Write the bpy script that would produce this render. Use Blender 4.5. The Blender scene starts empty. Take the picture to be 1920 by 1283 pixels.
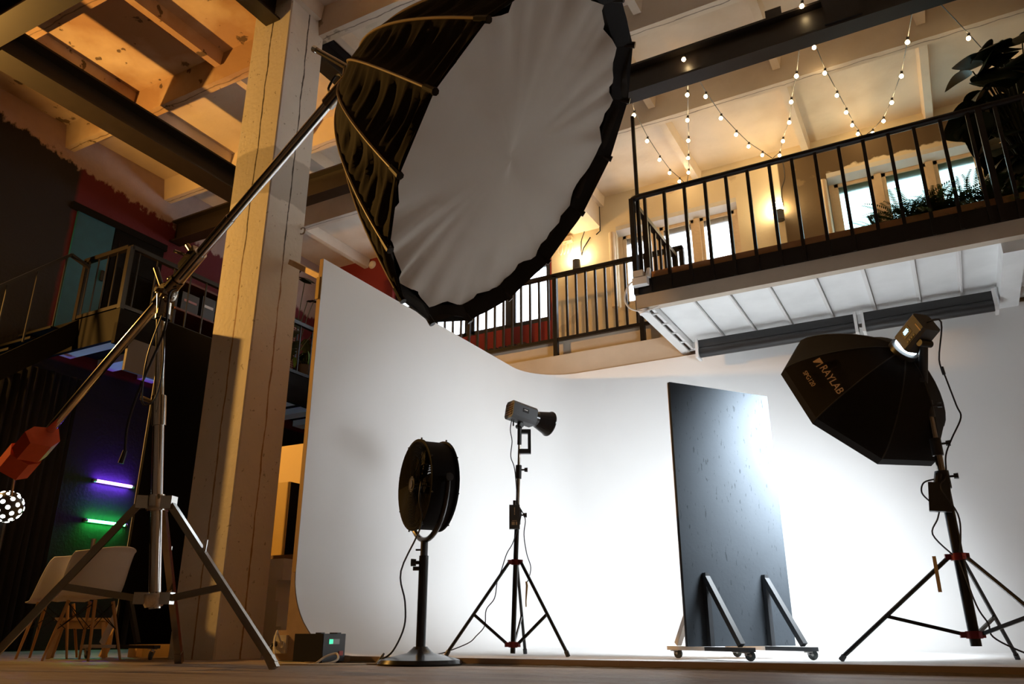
import bpy, math, random
from mathutils import Vector, Matrix, Quaternion
random.seed(7)
S = bpy.context.scene
COL = S.collection
PI = math.pi
# ------------------------------------------------------------------ camera
TH, YAW = math.radians(20.08), math.radians(28.7)
cd = bpy.data.cameras.new('camera'); cam = bpy.data.objects.new('camera', cd); COL.objects.link(cam)
cd.sensor_width = 36.0; cd.lens = 36.0*1493/1920; cd.clip_start = .02
cam.location = (0, 0, .2); cam.rotation_euler = (PI/2+TH, 0, YAW)
S.camera = cam
# ------------------------------------------------------------------ world: pale overcast sky outside the windows
W = bpy.data.worlds.new('sky'); S.world = W; W.use_nodes = True
wn = W.node_tree.nodes; bg = wn['Background']
bg.inputs[0].default_value = (.86, .94, 1.0, 1); bg.inputs[1].default_value = 6.0
# ------------------------------------------------------------------ exposure
S.view_settings.view_transform = 'Standard'; S.view_settings.look = 'None'
S.view_settings.exposure = 0.5; S.view_settings.gamma = 1.0; S.view_settings.use_curve_mapping = False
# strengths of the lamps of the room (used by their builders below)
E_SPOT, E_OCTA, E_SCONCE, E_BULB, E_TUBE = 800.0, 2.5, 70.0, 44.0, 100.0
S.cycles.max_bounces = 7; S.cycles.diffuse_bounces = 5; S.cycles.glossy_bounces = 3; S.cycles.transmission_bounces = 4; S.cycles.transparent_max_bounces = 8
# flash tube light of the octagonal softbox, leaving through its honeycomb front towards the white wall
al = bpy.data.lights.new('softbox_light', 'AREA'); al.shape = 'DISK'; al.size = 1.0; al.energy = 108.0; al.color = (.86, .94, 1.0); al.spread = math.radians(120)
ao = bpy.data.objects.new('softbox_light', al); COL.objects.link(ao)
_n = Vector((-.656,.583,-.479)).normalized(); ao.location = Vector((-.389,5.549,1.657))+_n*.03
ao.rotation_euler = _n.to_track_quat('-Z', 'Y').to_euler()
# warm theatre spot on the left wall above the stairs: lights the column's front and throws the black board's shadow on it
sl = bpy.data.lights.new('stair_spot_offscreen', 'SPOT'); sl.energy = E_SPOT; sl.color = (1.0, .50, .11); sl.spot_size = math.radians(150)
sl.spot_blend = .9; sl.shadow_soft_size = .08
so = bpy.data.objects.new('stair_spot_offscreen', sl); COL.objects.link(so); so.location = (-9.62, 3.08, 3.95)
so.rotation_euler = Vector((.86, .50, .10)).to_track_quat('-Z', 'Y').to_euler()

# ================================================================== helpers
def V(*a): return Vector(a)
class MB:
    def __init__(s): s.v = []; s.f = []
    def add(s, vs, fs):
        b = len(s.v); s.v += [Vector(p) for p in vs]; s.f += [tuple(i+b for i in f) for f in fs]; return s
    def box(s, x0, x1, y0, y1, z0, z1):
        return s.add([(x0,y0,z0),(x1,y0,z0),(x1,y1,z0),(x0,y1,z0),(x0,y0,z1),(x1,y0,z1),(x1,y1,z1),(x0,y1,z1)],
                     [(3,2,1,0),(4,5,6,7),(0,1,5,4),(1,2,6,5),(2,3,7,6),(3,0,4,7)])
    def obox(s, c, ax, ay, az, hx, hy, hz):
        c = Vector(c); ax, ay, az = [Vector(a).normalized() for a in (ax, ay, az)]
        vs = [c+ax*(hx*i)+ay*(hy*j)+az*(hz*k) for k in (-1,1) for (i,j) in ((-1,-1),(1,-1),(1,1),(-1,1))]
        return s.add(vs, [(3,2,1,0),(4,5,6,7),(0,1,5,4),(1,2,6,5),(2,3,7,6),(3,0,4,7)])
    def bar(s, p, q, w, h, up=(0,0,1)):
        p, q = Vector(p), Vector(q); d = (q-p); L = d.length; d.normalize()
        a = d.cross(Vector(up)); a = a.normalized() if a.length > 1e-4 else Vector((1,0,0)); b = a.cross(d)
        return s.obox((p+q)/2, d, a, b, L/2, w/2, h/2)
    def cyl(s, p, q, r0, r1=None, n=12):
        r1 = r0 if r1 is None else r1
        return s.tube([p, q], [r0, r1], n)
    def tube(s, pts, r, n=8, cap=True):
        pts = [Vector(p) for p in pts]; m = len(pts)
        rs = r if isinstance(r, (list, tuple)) else [r]*m
        d0 = (pts[1]-pts[0]).normalized(); ref = Vector((0,0,1)) if abs(d0.z) < .9 else Vector((1,0,0))
        a = d0.cross(ref).normalized(); vs = []; fs = []
        for i, p in enumerate(pts):
            d = (pts[min(i+1,m-1)]-pts[max(i-1,0)]).normalized()
            a = (a-d*a.dot(d)).normalized(); b = d.cross(a)
            for k in range(n):
                t = 2*PI*k/n; vs.append(p+(a*math.cos(t)+b*math.sin(t))*rs[i])
        for i in range(m-1):
            for k in range(n):
                fs.append((i*n+k, i*n+(k+1)%n, (i+1)*n+(k+1)%n, (i+1)*n+k))
        if cap: fs.append(tuple(range(n-1,-1,-1))); fs.append(tuple((m-1)*n+k for k in range(n)))
        return s.add(vs, fs)
    def lathe(s, c, axis, prof, n=24, a=None):
        c = Vector(c); d = Vector(axis).normalized()
        if a is None: a = d.cross(Vector((0,0,1)) if abs(d.z) < .9 else Vector((1,0,0)))
        a = Vector(a).normalized(); b = d.cross(a); vs = []; fs = []; m = len(prof)
        for (r, h) in prof:
            for k in range(n):
                t = 2*PI*k/n; vs.append(c+d*h+(a*math.cos(t)+b*math.sin(t))*max(r,1e-5))
        for i in range(m-1):
            for k in range(n): fs.append((i*n+k, i*n+(k+1)%n, (i+1)*n+(k+1)%n, (i+1)*n+k))
        return s.add(vs, fs)
    def sph(s, c, r, n=12, m=8):
        return s.lathe(c, (0,0,1), [(r*math.sin(PI*i/m), -r*math.cos(PI*i/m)) for i in range(m+1)], n)
    def prism(s, pts, vec):
        pts = [Vector(p) for p in pts]; n = len(pts); vec = Vector(vec)
        return s.add(pts+[p+vec for p in pts], [tuple(range(n-1,-1,-1)), tuple(range(n,2*n))]+[(i,(i+1)%n,n+(i+1)%n,n+i) for i in range(n)])
    def grid(s, rows, closed=False):
        n = len(rows[0]); vs = [p for r in rows for p in r]; fs = []
        for i in range(len(rows)-1):
            for k in range(n if closed else n-1): fs.append((i*n+k, i*n+(k+1)%n, (i+1)*n+(k+1)%n, (i+1)*n+k))
        return s.add(vs, fs)
    def ibeam(s, p, q, w, h, t=.025, up=(0,0,1)):      # top and bottom flanges and a web
        p, q = Vector(p), Vector(q); u = Vector(up)
        s.bar(p+u*(t/2), q+u*(t/2), w, t); s.bar(p+u*(h-t/2), q+u*(h-t/2), w, t)
        s.bar(p+u*(h/2), q+u*(h/2), t, h-2*t); return s
    def build(s, name, mat, parent=None, ang=35, local=False):
        me = bpy.data.meshes.new(name)
        vs = [Vector(p) for p in s.v]
        o = bpy.data.objects.new(name, me); COL.objects.link(o)
        if parent is None:
            if not local:
                xs = [p.x for p in vs]; ys = [p.y for p in vs]; zs = [p.z for p in vs]
                og = Vector(((min(xs)+max(xs))/2, (min(ys)+max(ys))/2, min(zs))); o.location = og
                vs = [p-og for p in vs]
                ROOT[o] = og
        else:
            og = ROOT[parent]; ROOT[o] = og; o.parent = parent
            if not local: vs = [p-og for p in vs]
        me.from_pydata(vs, [], s.f)
        me.validate(); me.update()
        import bmesh
        bm = bmesh.new(); bm.from_mesh(me); bmesh.ops.recalc_face_normals(bm, faces=bm.faces); bm.to_mesh(me); bm.free()
        me.polygons.foreach_set('use_smooth', [True]*len(me.polygons)); me.set_sharp_from_angle(angle=math.radians(ang))
        me.materials.append(M[mat]); return o
ROOT = {}
def tag(o, label, cat, group=None, kind=None):
    o['label'] = label; o['category'] = cat
    if group: o['group'] = group
    if kind: o['kind'] = kind
    return o
def struct(o, label=None):
    o['kind'] = 'structure'
    if label: o['label'] = label
    return o
def thing(name, label, cat, loc, group=None):
    o = bpy.data.objects.new(name, None); COL.objects.link(o); o.location = loc; o.empty_display_size = .1
    ROOT[o] = Vector(loc); tag(o, label, cat, group); return o
def inst(src, parent, off=(0,0,0), rot=None, scale=None):          # another object on the same mesh data
    o = src.copy(); COL.objects.link(o); o.parent = parent; ROOT[o] = ROOT[parent]
    o.location = Vector(off)
    if rot is not None: o.rotation_euler = rot
    if scale is not None: o.scale = (scale,)*3 if not isinstance(scale, (tuple, list)) else scale
    return o
def spline(pts, k=6):
    pts = [Vector(p) for p in pts]; out = []
    for i in range(len(pts)-1):
        p0 = pts[max(i-1,0)]; p1 = pts[i]; p2 = pts[i+1]; p3 = pts[min(i+2,len(pts)-1)]
        for j in range(k):
            t = j/k; out.append(.5*((2*p1)+(p2-p0)*t+(2*p0-5*p1+4*p2-p3)*t*t+(3*p1-p0-3*p2+p3)*t**3))
    return out+[pts[-1]]

# ================================================================== materials
M = {}
class NT:
    def __init__(s, m): s.t = m.node_tree; s.n = s.t.nodes; s.l = s.t.links
    def new(s, k, **kw):
        n = s.n.new(k)
        for a, b in kw.items(): setattr(n, a, b)
        return n
    def math(s, op, a, b=None, c=None):
        n = s.new('ShaderNodeMath', operation=op)
        for i, x in enumerate((a, b, c)):
            if x is None: continue
            if isinstance(x, (int, float)): n.inputs[i].default_value = x
            else: s.l.new(x, n.inputs[i])
        return n.outputs[0]
    def noise(s, scale, detail=4, vec=None, stretch=None):
        n = s.new('ShaderNodeTexNoise'); n.inputs['Scale'].default_value = scale; n.inputs['Detail'].default_value = detail
        if vec is None: vec = s.pos()
        if stretch:
            m = s.new('ShaderNodeMapping'); m.inputs['Scale'].default_value = stretch; s.l.new(vec, m.inputs['Vector']); vec = m.outputs[0]
        s.l.new(vec, n.inputs['Vector']); return n.outputs[0]
    def pos(s):
        if not hasattr(s, '_p'): s._p = s.new('ShaderNodeNewGeometry').outputs['Position']
        return s._p
    def xyz(s):
        if not hasattr(s, '_x'):
            n = s.new('ShaderNodeSeparateXYZ'); s.l.new(s.pos(), n.inputs[0]); s._x = n.outputs
        return s._x
    def step(s, x, w=.02):                              # 0 below zero, 1 above, soft over w
        n = s.new('ShaderNodeMapRange'); n.inputs[1].default_value = -w; n.inputs[2].default_value = w
        s.l.new(x, n.inputs[0]) ; return n.outputs[0]
    def mix(s, f, a, b):
        n = s.new('ShaderNodeMix', data_type='RGBA')
        for i, x in ((0, f), (6, a), (7, b)):
            if isinstance(x, (int, float)): n.inputs[i].default_value = x
            elif isinstance(x, tuple): n.inputs[i].default_value = (*x[:3], 1)
            else: s.l.new(x, n.inputs[i])
        return n.outputs[2]
def mat(name, col, rough=.6, metal=0.0, amt=.12, scale=8.0, bump=0.0, bscale=None, spec=.5, stretch=None, extra=None, emit=None, trans=0, alpha=None, sheen=0):
    m = bpy.data.materials.new(name); m.use_nodes = True; T = NT(m); p = T.n['Principled BSDF']
    lo = tuple(c*(1-amt) for c in col); hi = tuple(min(1, c*(1+amt)) for c in col)
    nz = T.noise(scale, stretch=stretch)
    c = T.mix(nz, lo, hi)
    if extra: c = extra(T, c)
    T.l.new(c, p.inputs['Base Color'])
    p.inputs['Roughness'].default_value = rough; p.inputs['Metallic'].default_value = metal
    p.inputs['Specular IOR Level'].default_value = spec
    if sheen: p.inputs['Sheen Weight'].default_value = sheen
    if trans: p.inputs['Transmission Weight'].default_value = trans
    if bump:
        b = T.new('ShaderNodeBump'); b.inputs['Strength'].default_value = bump; b.inputs['Distance'].default_value = .02
        T.l.new(T.noise(bscale or scale*3, 6, stretch=stretch), b.inputs['Height']); T.l.new(b.outputs[0], p.inputs['Normal'])
    if emit:
        p.inputs['Emission Color'].default_value = (*emit[0], 1); p.inputs['Emission Strength'].default_value = emit[1]
    M[name] = m; return m

def ex_left(T, c):        # left wall: pink plaster above a ragged edge, black paint to the front, dark red further back, black below the gallery
    x, y, z = T.xyz()
    rag = T.math('MULTIPLY', T.math('SUBTRACT', T.noise(5, 6), .5), .35)
    fine = T.math('MULTIPLY', T.math('SUBTRACT', T.noise(22, 5, stretch=(1,1,.6)), .5), .24)
    slope = T.math('MULTIPLY', T.math('SUBTRACT', y, 5.5), -.12)
    edge = T.math('SUBTRACT', T.math('ADD', T.math('ADD', z, rag), fine), T.math('ADD', slope, 6.25))
    top = T.step(edge, .03)
    red = T.step(T.math('ADD', T.math('SUBTRACT', y, 5.5), T.math('MULTIPLY', rag, .2)), .03)
    up = T.step(T.math('SUBTRACT', z, 3.5), .02)
    low = T.mix(T.math('MULTIPLY', red, up), (.011,.010,.014), (.12,.008,.016))
    return T.mix(top, low, c)
def ex_back(T, c):        # back wall: red at the far left, cream plaster, olive brown around the right window with cream left ragged over it
    x, y, z = T.xyz()
    rag = T.math('MULTIPLY', T.math('SUBTRACT', T.noise(4, 6), .5), .4)
    red = T.step(T.math('MULTIPLY', T.math('ADD', x, 5.02), -1), .01)
    brown = T.math('MULTIPLY', T.step(T.math('ADD', x, 1.40), .008), T.step(T.math('SUBTRACT', 6.62, z), .02))
    inw = T.math('MULTIPLY', T.step(T.math('ADD', x, .72), .06), T.step(T.math('SUBTRACT', T.math('ADD', 6.24, T.math('MULTIPLY', T.math('ADD', rag, T.math('MULTIPLY', x, .04)), .9)), z), .015))
    b = T.mix(T.math('MULTIPLY', brown, T.math('SUBTRACT', 1, inw)), c, (.11,.07,.032))
    crk = T.step(T.math('SUBTRACT', T.noise(2.2, 8), .66), .02)
    b = T.mix(T.math('MULTIPLY', crk, .35), b, (.3,.2,.1))
    return T.mix(red, b, (.22,.018,.015))
def ex_col(T, c):         # column: dark vertical crack down each face, grey patch band, brown stain at the foot of the crack
    x, y, z = T.xyz()
    wob = T.math('MULTIPLY', T.math('SUBTRACT', T.noise(3, 5), .5), .05)
    dx = T.math('ABSOLUTE', T.math('ADD', T.math('ADD', x, 5.55), wob))
    dy = T.math('ABSOLUTE', T.math('ADD', T.math('SUBTRACT', y, 5.06), wob))
    d = T.math('MINIMUM', dx, dy)
    th = T.math('MULTIPLY', T.noise(9, 6), .016)
    crack = T.step(T.math('SUBTRACT', th, d), .003)
    low = T.step(T.math('SUBTRACT', 3.6, z), .2)
    ccol = T.mix(low, (.06,.05,.04), (.33,.20,.11))
    band = T.math('MULTIPLY', T.step(T.math('SUBTRACT', z, T.math('ADD', 4.22, T.math('MULTIPLY', wob, 4))), .01), T.step(T.math('SUBTRACT', T.math('SUBTRACT', 4.74, T.math('MULTIPLY', wob, 3)), z), .01))
    b = T.mix(T.math('MULTIPLY', band, .6), c, (.36,.34,.31))
    pock = T.step(T.math('SUBTRACT', T.noise(22, 3), .70), .02)
    b = T.mix(T.math('MULTIPLY', pock, .6), b, (.22,.18,.14))
    return T.mix(crack, b, ccol)
def ex_ceil(T, c):        # ceiling plaster: rust brown water stains and flaked black spots over the left bays, hairline cracks
    x, y, z = T.xyz()
    reg = T.math('MULTIPLY', T.step(T.math('SUBTRACT', -5.2, x), .6), T.step(T.math('SUBTRACT', 5.6, y), .25))
    st = T.step(T.math('SUBTRACT', T.noise(.9, 9), .43), .13)
    b = T.mix(T.math('MULTIPLY', T.math('MULTIPLY', st, reg), .8), c, (.30,.14,.055))
    fl = T.step(T.math('SUBTRACT', T.noise(5, 7), .635), .012)
    b = T.mix(T.math('MULTIPLY', fl, T.math('MULTIPLY', reg, .85)), b, (.05,.03,.02))
    gen = T.step(T.math('SUBTRACT', T.noise(1.6, 8), .6), .1)
    b = T.mix(T.math('MULTIPLY', gen, .25), b, (.45,.30,.16))
    wob = T.math('MULTIPLY', T.math('SUBTRACT', T.noise(2.5, 6), .5), .10); d = None
    for yc in (3.685, 5.285, 6.885, 8.555):
        e = T.math('ABSOLUTE', T.math('ADD', T.math('SUBTRACT', y, yc), wob)); d = e if d is None else T.math('MINIMUM', d, e)
    crk = T.math('MULTIPLY', T.step(T.math('SUBTRACT', T.math('MULTIPLY', T.noise(6, 5), .012), d), .003), T.step(T.math('SUBTRACT', 6.46, z), .01))
    return T.mix(T.math('MULTIPLY', crk, .75), b, (.10,.06,.04))
def ex_floor(T, c):
    s = T.noise(1.2, 8, stretch=(.6, 3, 1)); d = T.step(T.math('SUBTRACT', s, .56), .08)
    b = T.mix(T.math('MULTIPLY', d, .55), c, (.10,.065,.045))
    g = T.step(T.math('SUBTRACT', T.noise(14, 5), .64), .03)
    return T.mix(T.math('MULTIPLY', g, .4), b, (.07,.05,.04))
def ex_board(T, c):       # black board with small vertical chips
    g = T.step(T.math('SUBTRACT', T.noise(48, 4, stretch=(1.3, 1.3, .35)), .665), .02)
    b = T.mix(T.math('MULTIPLY', g, .9), c, (.01,.012,.014))
    n2 = T.noise(2.5, 6, stretch=(1,1,.4))
    return T.mix(T.math('MULTIPLY', n2, .5), b, (.055,.064,.073))
def ex_under(T, c):
    g = T.step(T.math('SUBTRACT', T.noise(3, 7), .58), .12)
    return T.mix(T.math('MULTIPLY', g, .3), c, (.55,.56,.56))

mat('floor', (.30,.235,.175), .55, amt=.25, scale=3, bump=.5, bscale=9, extra=ex_floor)
mat('left_wall', (.45,.34,.31), .8, bump=.3, extra=ex_left)
mat('back_wall', (.70,.60,.43), .8, amt=.08, scale=2, bump=.35, bscale=5, extra=ex_back)
mat('plain_wall', (.45,.36,.26), .85, amt=.1, scale=2)
mat('ceiling', (.74,.63,.51), .85, amt=.10, scale=3, bump=.35, bscale=7, extra=ex_ceil)
mat('column', (.74,.71,.66), .75, amt=.07, scale=5, bump=.22, bscale=24, extra=ex_col)
mat('black_steel', (.018,.013,.011), .42, amt=.3)
mat('rail_black', (.008,.006,.006), .38, amt=.2, spec=.35)
mat('cyc_white', (.80,.79,.78), .65, amt=.02, scale=1.5)
mat('ply_edge', (.55,.36,.16), .6, amt=.25, scale=40, stretch=(1,1,.05))
mat('ply_face', (.50,.36,.25), .7, amt=.15, scale=12)
mat('platform_edge', (.34,.235,.155), .7, amt=.25, scale=10, stretch=(.2,1,1))
mat('timber', (.60,.42,.22), .6, amt=.2, scale=20, stretch=(.2,1,1))
mat('concrete_edge', (.62,.54,.44), .8, amt=.12, scale=4, bump=.2)
mat('concrete_grey', (.10,.09,.085), .8, amt=.15, scale=4)
mat('white_paint', (.86,.87,.87), .7, amt=.05, scale=6, extra=ex_under)
mat('white_steel', (.76,.75,.74), .5, amt=.05)
mat('beige_steel', (.50,.42,.33), .5, amt=.08)
mat('floor_plank', (.50,.25,.11), .5, amt=.2, scale=6, stretch=(.3,3,1))
mat('window_paint', (.68,.53,.36), .6, amt=.15, scale=9, bump=.3)
mat('window_grey', (.40,.38,.35), .6, amt=.12)
mat('sill', (.62,.60,.57), .6)
mat('dark_frame', (.02,.02,.022), .4)
mat('teal_door', (.004,.10,.15), .5, amt=.2)
mat('dark_door', (.006,.005,.004), .7, spec=.1)
mat('chrome', (.72,.70,.67), .13, metal=1, amt=.05, scale=30)
mat('chrome_dull', (.34,.30,.25), .17, metal=1, amt=.12, scale=20)
mat('black_plastic', (.018,.017,.017), .42, amt=.2)
mat('black_gloss', (.012,.011,.011), .22, amt=.2)
mat('fan_black', (.008,.007,.007), .75, amt=.2, spec=.15)
mat('dark_grey', (.06,.062,.066), .5, amt=.15)
mat('red_collar', (.16,.012,.012), .35, metal=.4)
mat('octa_black', (.028,.023,.018), .85, amt=.25, scale=14, spec=.2)
mat('octa_rib', (.42,.30,.17), .5, amt=.15)
mat('octa_lining', (.6,.6,.6), .4, metal=.6)
mat('diffuser', (.74,.67,.58), .8, amt=.04, scale=4, bump=.12, bscale=5)
mat('softbox_black', (.014,.012,.011), .8, amt=.2, scale=30, spec=.2)
mat('softbox_grey', (.035,.034,.033), .7, amt=.2, scale=30)
mat('gold_print', (.62,.44,.26), .6, amt=.03)
mat('weight_orange', (.62,.075,.02), .5, amt=.12, scale=25)
mat('board_black', (.034,.040,.047), .85, amt=.2, scale=4, bump=.05, bscale=40, spec=.12, extra=ex_board)
mat('board_matte', (.006,.005,.005), .85, amt=.2, spec=.1)
mat('bracket_black', (.022,.025,.029), .5, amt=.15)
mat('wood_white', (.75,.72,.68), .6, amt=.06)
mat('caster_rubber', (.05,.06,.06), .5)
mat('caster_steel', (.60,.60,.60), .3, metal=1)
mat('shell_white', (.70,.68,.65), .45, amt=.03)
mat('beech', (.48,.26,.09), .5, amt=.22, scale=20, stretch=(3,3,.4))
mat('pale_wood', (.58,.38,.18), .55, amt=.2, scale=16, stretch=(1,1,.4))
mat('coral', (.55,.13,.07), .5)
mat('cardboard_white', (.75,.73,.70), .7, amt=.05)
mat('gold_board', (.70,.48,.14), .45, amt=.1, scale=6)
mat('gold_plain', (.72,.53,.24), .6, amt=.05, scale=3)
mat('brown_card', (.20,.12,.07), .7)
mat('socket_white', (.68,.64,.58), .5)
mat('cable_black', (.012,.011,.014), .45)
mat('cable_white', (.60,.52,.40), .5)
mat('strap_tan', (.48,.30,.10), .6)
mat('fern', (.05,.11,.018), .6, amt=.4, scale=10)
mat('leaf_dark', (.010,.022,.006), .45, amt=.4, scale=6)
mat('leaf_bright', (.16,.34,.06), .45, amt=.3, scale=10)
mat('stem', (.05,.06,.025), .6)
mat('pot', (.05,.035,.03), .6)
mat('mesh_wire', (.45,.22,.22), .5)
mat('shelf_brown', (.16,.06,.04), .6)
mat('radiator', (.03,.012,.012), .5)
mat('curtain', (.010,.009,.013), .9, amt=.3)
mat('strip_brown', (.13,.10,.07), .9, amt=.4, scale=30)
mat('bulb_glass', (1,.8,.5), .3, emit=((1.0,.70,.34), E_BULB))
mat('sconce_glass', (1,.9,.7), .3, emit=((1.0,.80,.45), E_SCONCE))
mat('octa_glow', (.9,.95,1), .5, emit=((.84,.93,1.0), E_OCTA))
mat('strobe_glow', (.9,.95,1), .5, emit=((.75,.9,1.0), 6))
mat('tube_purple', (.5,.3,1), .4, emit=((.20,.05,1.0), E_TUBE))
mat('tube_green', (.3,1,.4), .4, emit=((.03,1.0,.12), E_TUBE*.6))
mat('disco_lens', (.9,.9,.85), .2, emit=((.95,1.0,.90), 3))
mat('screen_blue', (.2,.4,.6), .3, emit=((.35,.75,1.0), 1.6))
mat('screen_green', (.1,.6,.4), .3, emit=((.05,.8,.4), .8))
mat('screen_grey', (.35,.37,.37), .3)
mat('switch_red', (.5,.06,.05), .4)
def pane(name, tint, cloud, mixf):
    m = bpy.data.materials.new(name); m.use_nodes = True; T = NT(m); T.n.remove(T.n['Principled BSDF']); out = T.n['Material Output']
    tr = T.new('ShaderNodeBsdfTransparent'); tr.inputs[0].default_value = (*tint, 1)
    tl = T.new('ShaderNodeBsdfTranslucent'); T.l.new(T.mix(T.noise(6, 5), tuple(c*.75 for c in cloud), cloud), tl.inputs[0])
    gl = T.new('ShaderNodeBsdfGlossy'); gl.inputs[1].default_value = .05
    a = T.new('ShaderNodeMixShader'); a.inputs[0].default_value = mixf; T.l.new(tr.outputs[0], a.inputs[1]); T.l.new(tl.outputs[0], a.inputs[2])
    b = T.new('ShaderNodeMixShader'); b.inputs[0].default_value = .04; T.l.new(a.outputs[0], b.inputs[1]); T.l.new(gl.outputs[0], b.inputs[2])
    T.l.new(b.outputs[0], out.inputs[0]); M[name] = m
pane('glass', (.95,.97,1), (.9,.95,1), .3)
pane('glass_film', (.50,.66,.66), (.75,.92,.92), .6)

# ================================================================== room shell
XL, XR, YF, YB, ZC = -9.8, 4.2, -4.5, 10.5, 6.75
struct(MB().box(XL-.2, XR+.2, YF-.2, YB+.6, -.2, 0).build('floor', 'floor'), 'worn brown screed floor of the studio hall')
struct(MB().box(XL-.2, XL, YF-.2, YB+.3, 0, ZC).build('wall_left', 'left_wall'), 'tall side wall painted black and dark red under pink plaster')
struct(MB().box(XL, XR, YF-.2, YF, 0, ZC).build('wall_front', 'plain_wall'))
struct(MB().box(XR, XR+.2, YF-.2, YB+.3, 0, ZC).build('wall_right', 'plain_wall'))
# back wall with three window openings
WINS = [(-8.2,-5.05,4.82,6.05), (-3.90,-2.03,4.80,6.10), (-.78,1.10,4.80,6.12)]
wb = MB(); T0, T1 = YB, YB+.3
xs = XL
for (a, b, z0, z1) in WINS:
    wb.box(xs, a, T0, T1, 0, ZC); wb.box(a, b, T0, T1, 0, z0); wb.box(a, b, T0, T1, z1, ZC); xs = b
wb.box(xs, XR, T0, T1, 0, ZC)
struct(wb.build('wall_back', 'back_wall'), 'cream plastered back wall, red at one end, with windows above the gallery')
# ceiling slab with concrete beams and cross ribs
ce = struct(MB().box(XL-.2, XR+.2, YF-.2, YB+.3, ZC, ZC+.2).build('ceiling', 'ceiling'), 'flaking ribbed concrete ceiling with water stains')
def beam_sec(y0, y1, zb=6.42):     # beam section tapering downwards, along X
    return [(XL, y0-.05, ZC), (XL, y0, zb), (XL, y1, zb), (XL, y1+.05, ZC)]
BY = [(y0-.10, y1-.10) for (y0, y1) in [(-3.0,-2.87),(-1.35,-1.22),(.3,.43),(1.97,2.10),(3.72,3.85),(5.32,5.45),(6.92,7.05),(8.59,8.72)]]
for (y0, y1) in BY:
    MB().prism(beam_sec(y0, y1), (XR-XL, 0, 0)).build('beam', 'ceiling', ce)
for i in range(len(BY)):
    ya = BY[i][1]+.05; yb = BY[i+1][0]-.05 if i+1 < len(BY) else YB
    x = .58-1.57*7 if i >= 6 else -8.42-1.57
    while x < XR-.2:
        if x > XL+.25:
            MB().prism([(x-.07,ya,ZC),(x-.045,ya,6.58),(x+.045,ya,6.58),(x+.07,ya,ZC)], (0, yb-ya, 0)).build('rib', 'ceiling', ce)
        x += 1.57

# ------------------------------------------------------------------ windows
def window(idx, a, b, z0, z1, n, fm, pm, dark=False):
    o = MB()
    y = YB+.10; w = .07
    o.box(a, b, y, y+.1, z0, z0+w); o.box(a, b, y, y+.1, z1-w, z1); o.box(a, a+w, y, y+.1, z0+w, z1-w); o.box(b-w, b, y, y+.1, z0+w, z1-w)
    root = struct(o.build('window_%d' % idx, fm))
    if not dark:
        MB().prism([(a,YB-.004,z1+.07),(a,YB-.004,z1),(a,YB+.1,z1-.07)], (b-a,0,0)).build('reveal', 'sill', root)
        MB().cyl((a-.05, YB-.05, z0), (a-.05, YB-.05, z1-.05), .05, n=10).build('pipe', 'window_paint', root)
    L = (b-a)/n
    for k in range(n):
        x0, x1 = a+L*k, a+L*(k+1)
        if k:
            MB().box(x0-.045, x0+.045, y-.02, y+.1, z0+w, z1-w).build('mullion', fm, root)
        s = MB(); x0 += .07 if k == 0 else .045; x1 -= .07 if k == n-1 else .045; t = .05; q0, q1 = z0+w, z1-w
        s.box(x0, x1, y+.01, y+.07, q0, q0+t); s.box(x0, x1, y+.01, y+.07, q1-t, q1); s.box(x0, x0+t, y+.01, y+.07, q0, q1); s.box(x1-t, x1, y+.01, y+.07, q0, q1)
        so_ = s.build('sash', fm, root)
        MB().box(x0+t, x1-t, y+.05, y+.14, q1-t-.1, q1-t).build('outer_rail', 'window_grey' if not dark else fm, so_)
        MB().box(x0+t, x1-t, y+.035, y+.041, q0+t, q1-t).build('pane', pm, so_)
    return root
window(1, *WINS[0], 4, 'dark_frame', 'glass', True)
window(2, *WINS[1], 3, 'window_paint', 'glass')
window(3, *WINS[2], 3, 'window_paint', 'glass_film')

# ------------------------------------------------------------------ back gallery, curb, railings
struct(MB().box(-8.3, XR, 9.05, YB, 3.34, 3.66).build('floor_gallery', 'concrete_edge'), 'concrete edge of the back gallery above the white wall')
struct(MB().box(-8.3, -2.42, 9.27, 9.35, 3.66, 3.95).build('trim_1', 'concrete_edge'), 'low concrete curb behind the gallery railing')
def railing(name, label, p0, p1, ztop, zlow, zbase, sp, posts, rt=.028, rb=.009, post_r=.03, flat=True):
    p0, p1 = Vector(p0), Vector(p1); d = p1-p0; L = d.length; d.normalize()
    t = thing(name, label, 'railing', (p0.x, p0.y, zbase), 'black iron railings')
    def at(s, z): q = p0+d*s; return Vector((q.x, q.y, z))
    MB().bar(at(0, ztop), at(L, ztop), .06, .055).build('top_rail', 'rail_black', t)
    MB().bar(at(0, zlow), at(L, zlow), .045, .045).build('bottom_rail', 'rail_black', t)
    src = None
    for s in posts:
        MB().bar(at(s, zbase), at(s, ztop), .06, .06, up=(1,0,0)).build('post', 'rail_black', t)
    k = 1; proto = MB().bar((0,0,zlow-zbase), (0,0,ztop-zbase), rb*2, rb*2, up=(1,0,0)).build('baluster', 'rail_black', t, local=True)
    first = True; s = sp/2
    while s < L:
        if all(abs(s-q) > .04 for q in posts):
            o = proto if first else inst(proto, t)
            o.location = at(s, zbase)-ROOT[t]; first = False
        s += sp
    return t
railing('gallery_railing', 'black iron railing of the back gallery before the lower red wall', (-8.2,9.15,0), (-2.50,9.15,0), 4.87, 3.92, 3.66, .142, (0, 3.87, 5.10, 5.68), rb=.014)

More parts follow.
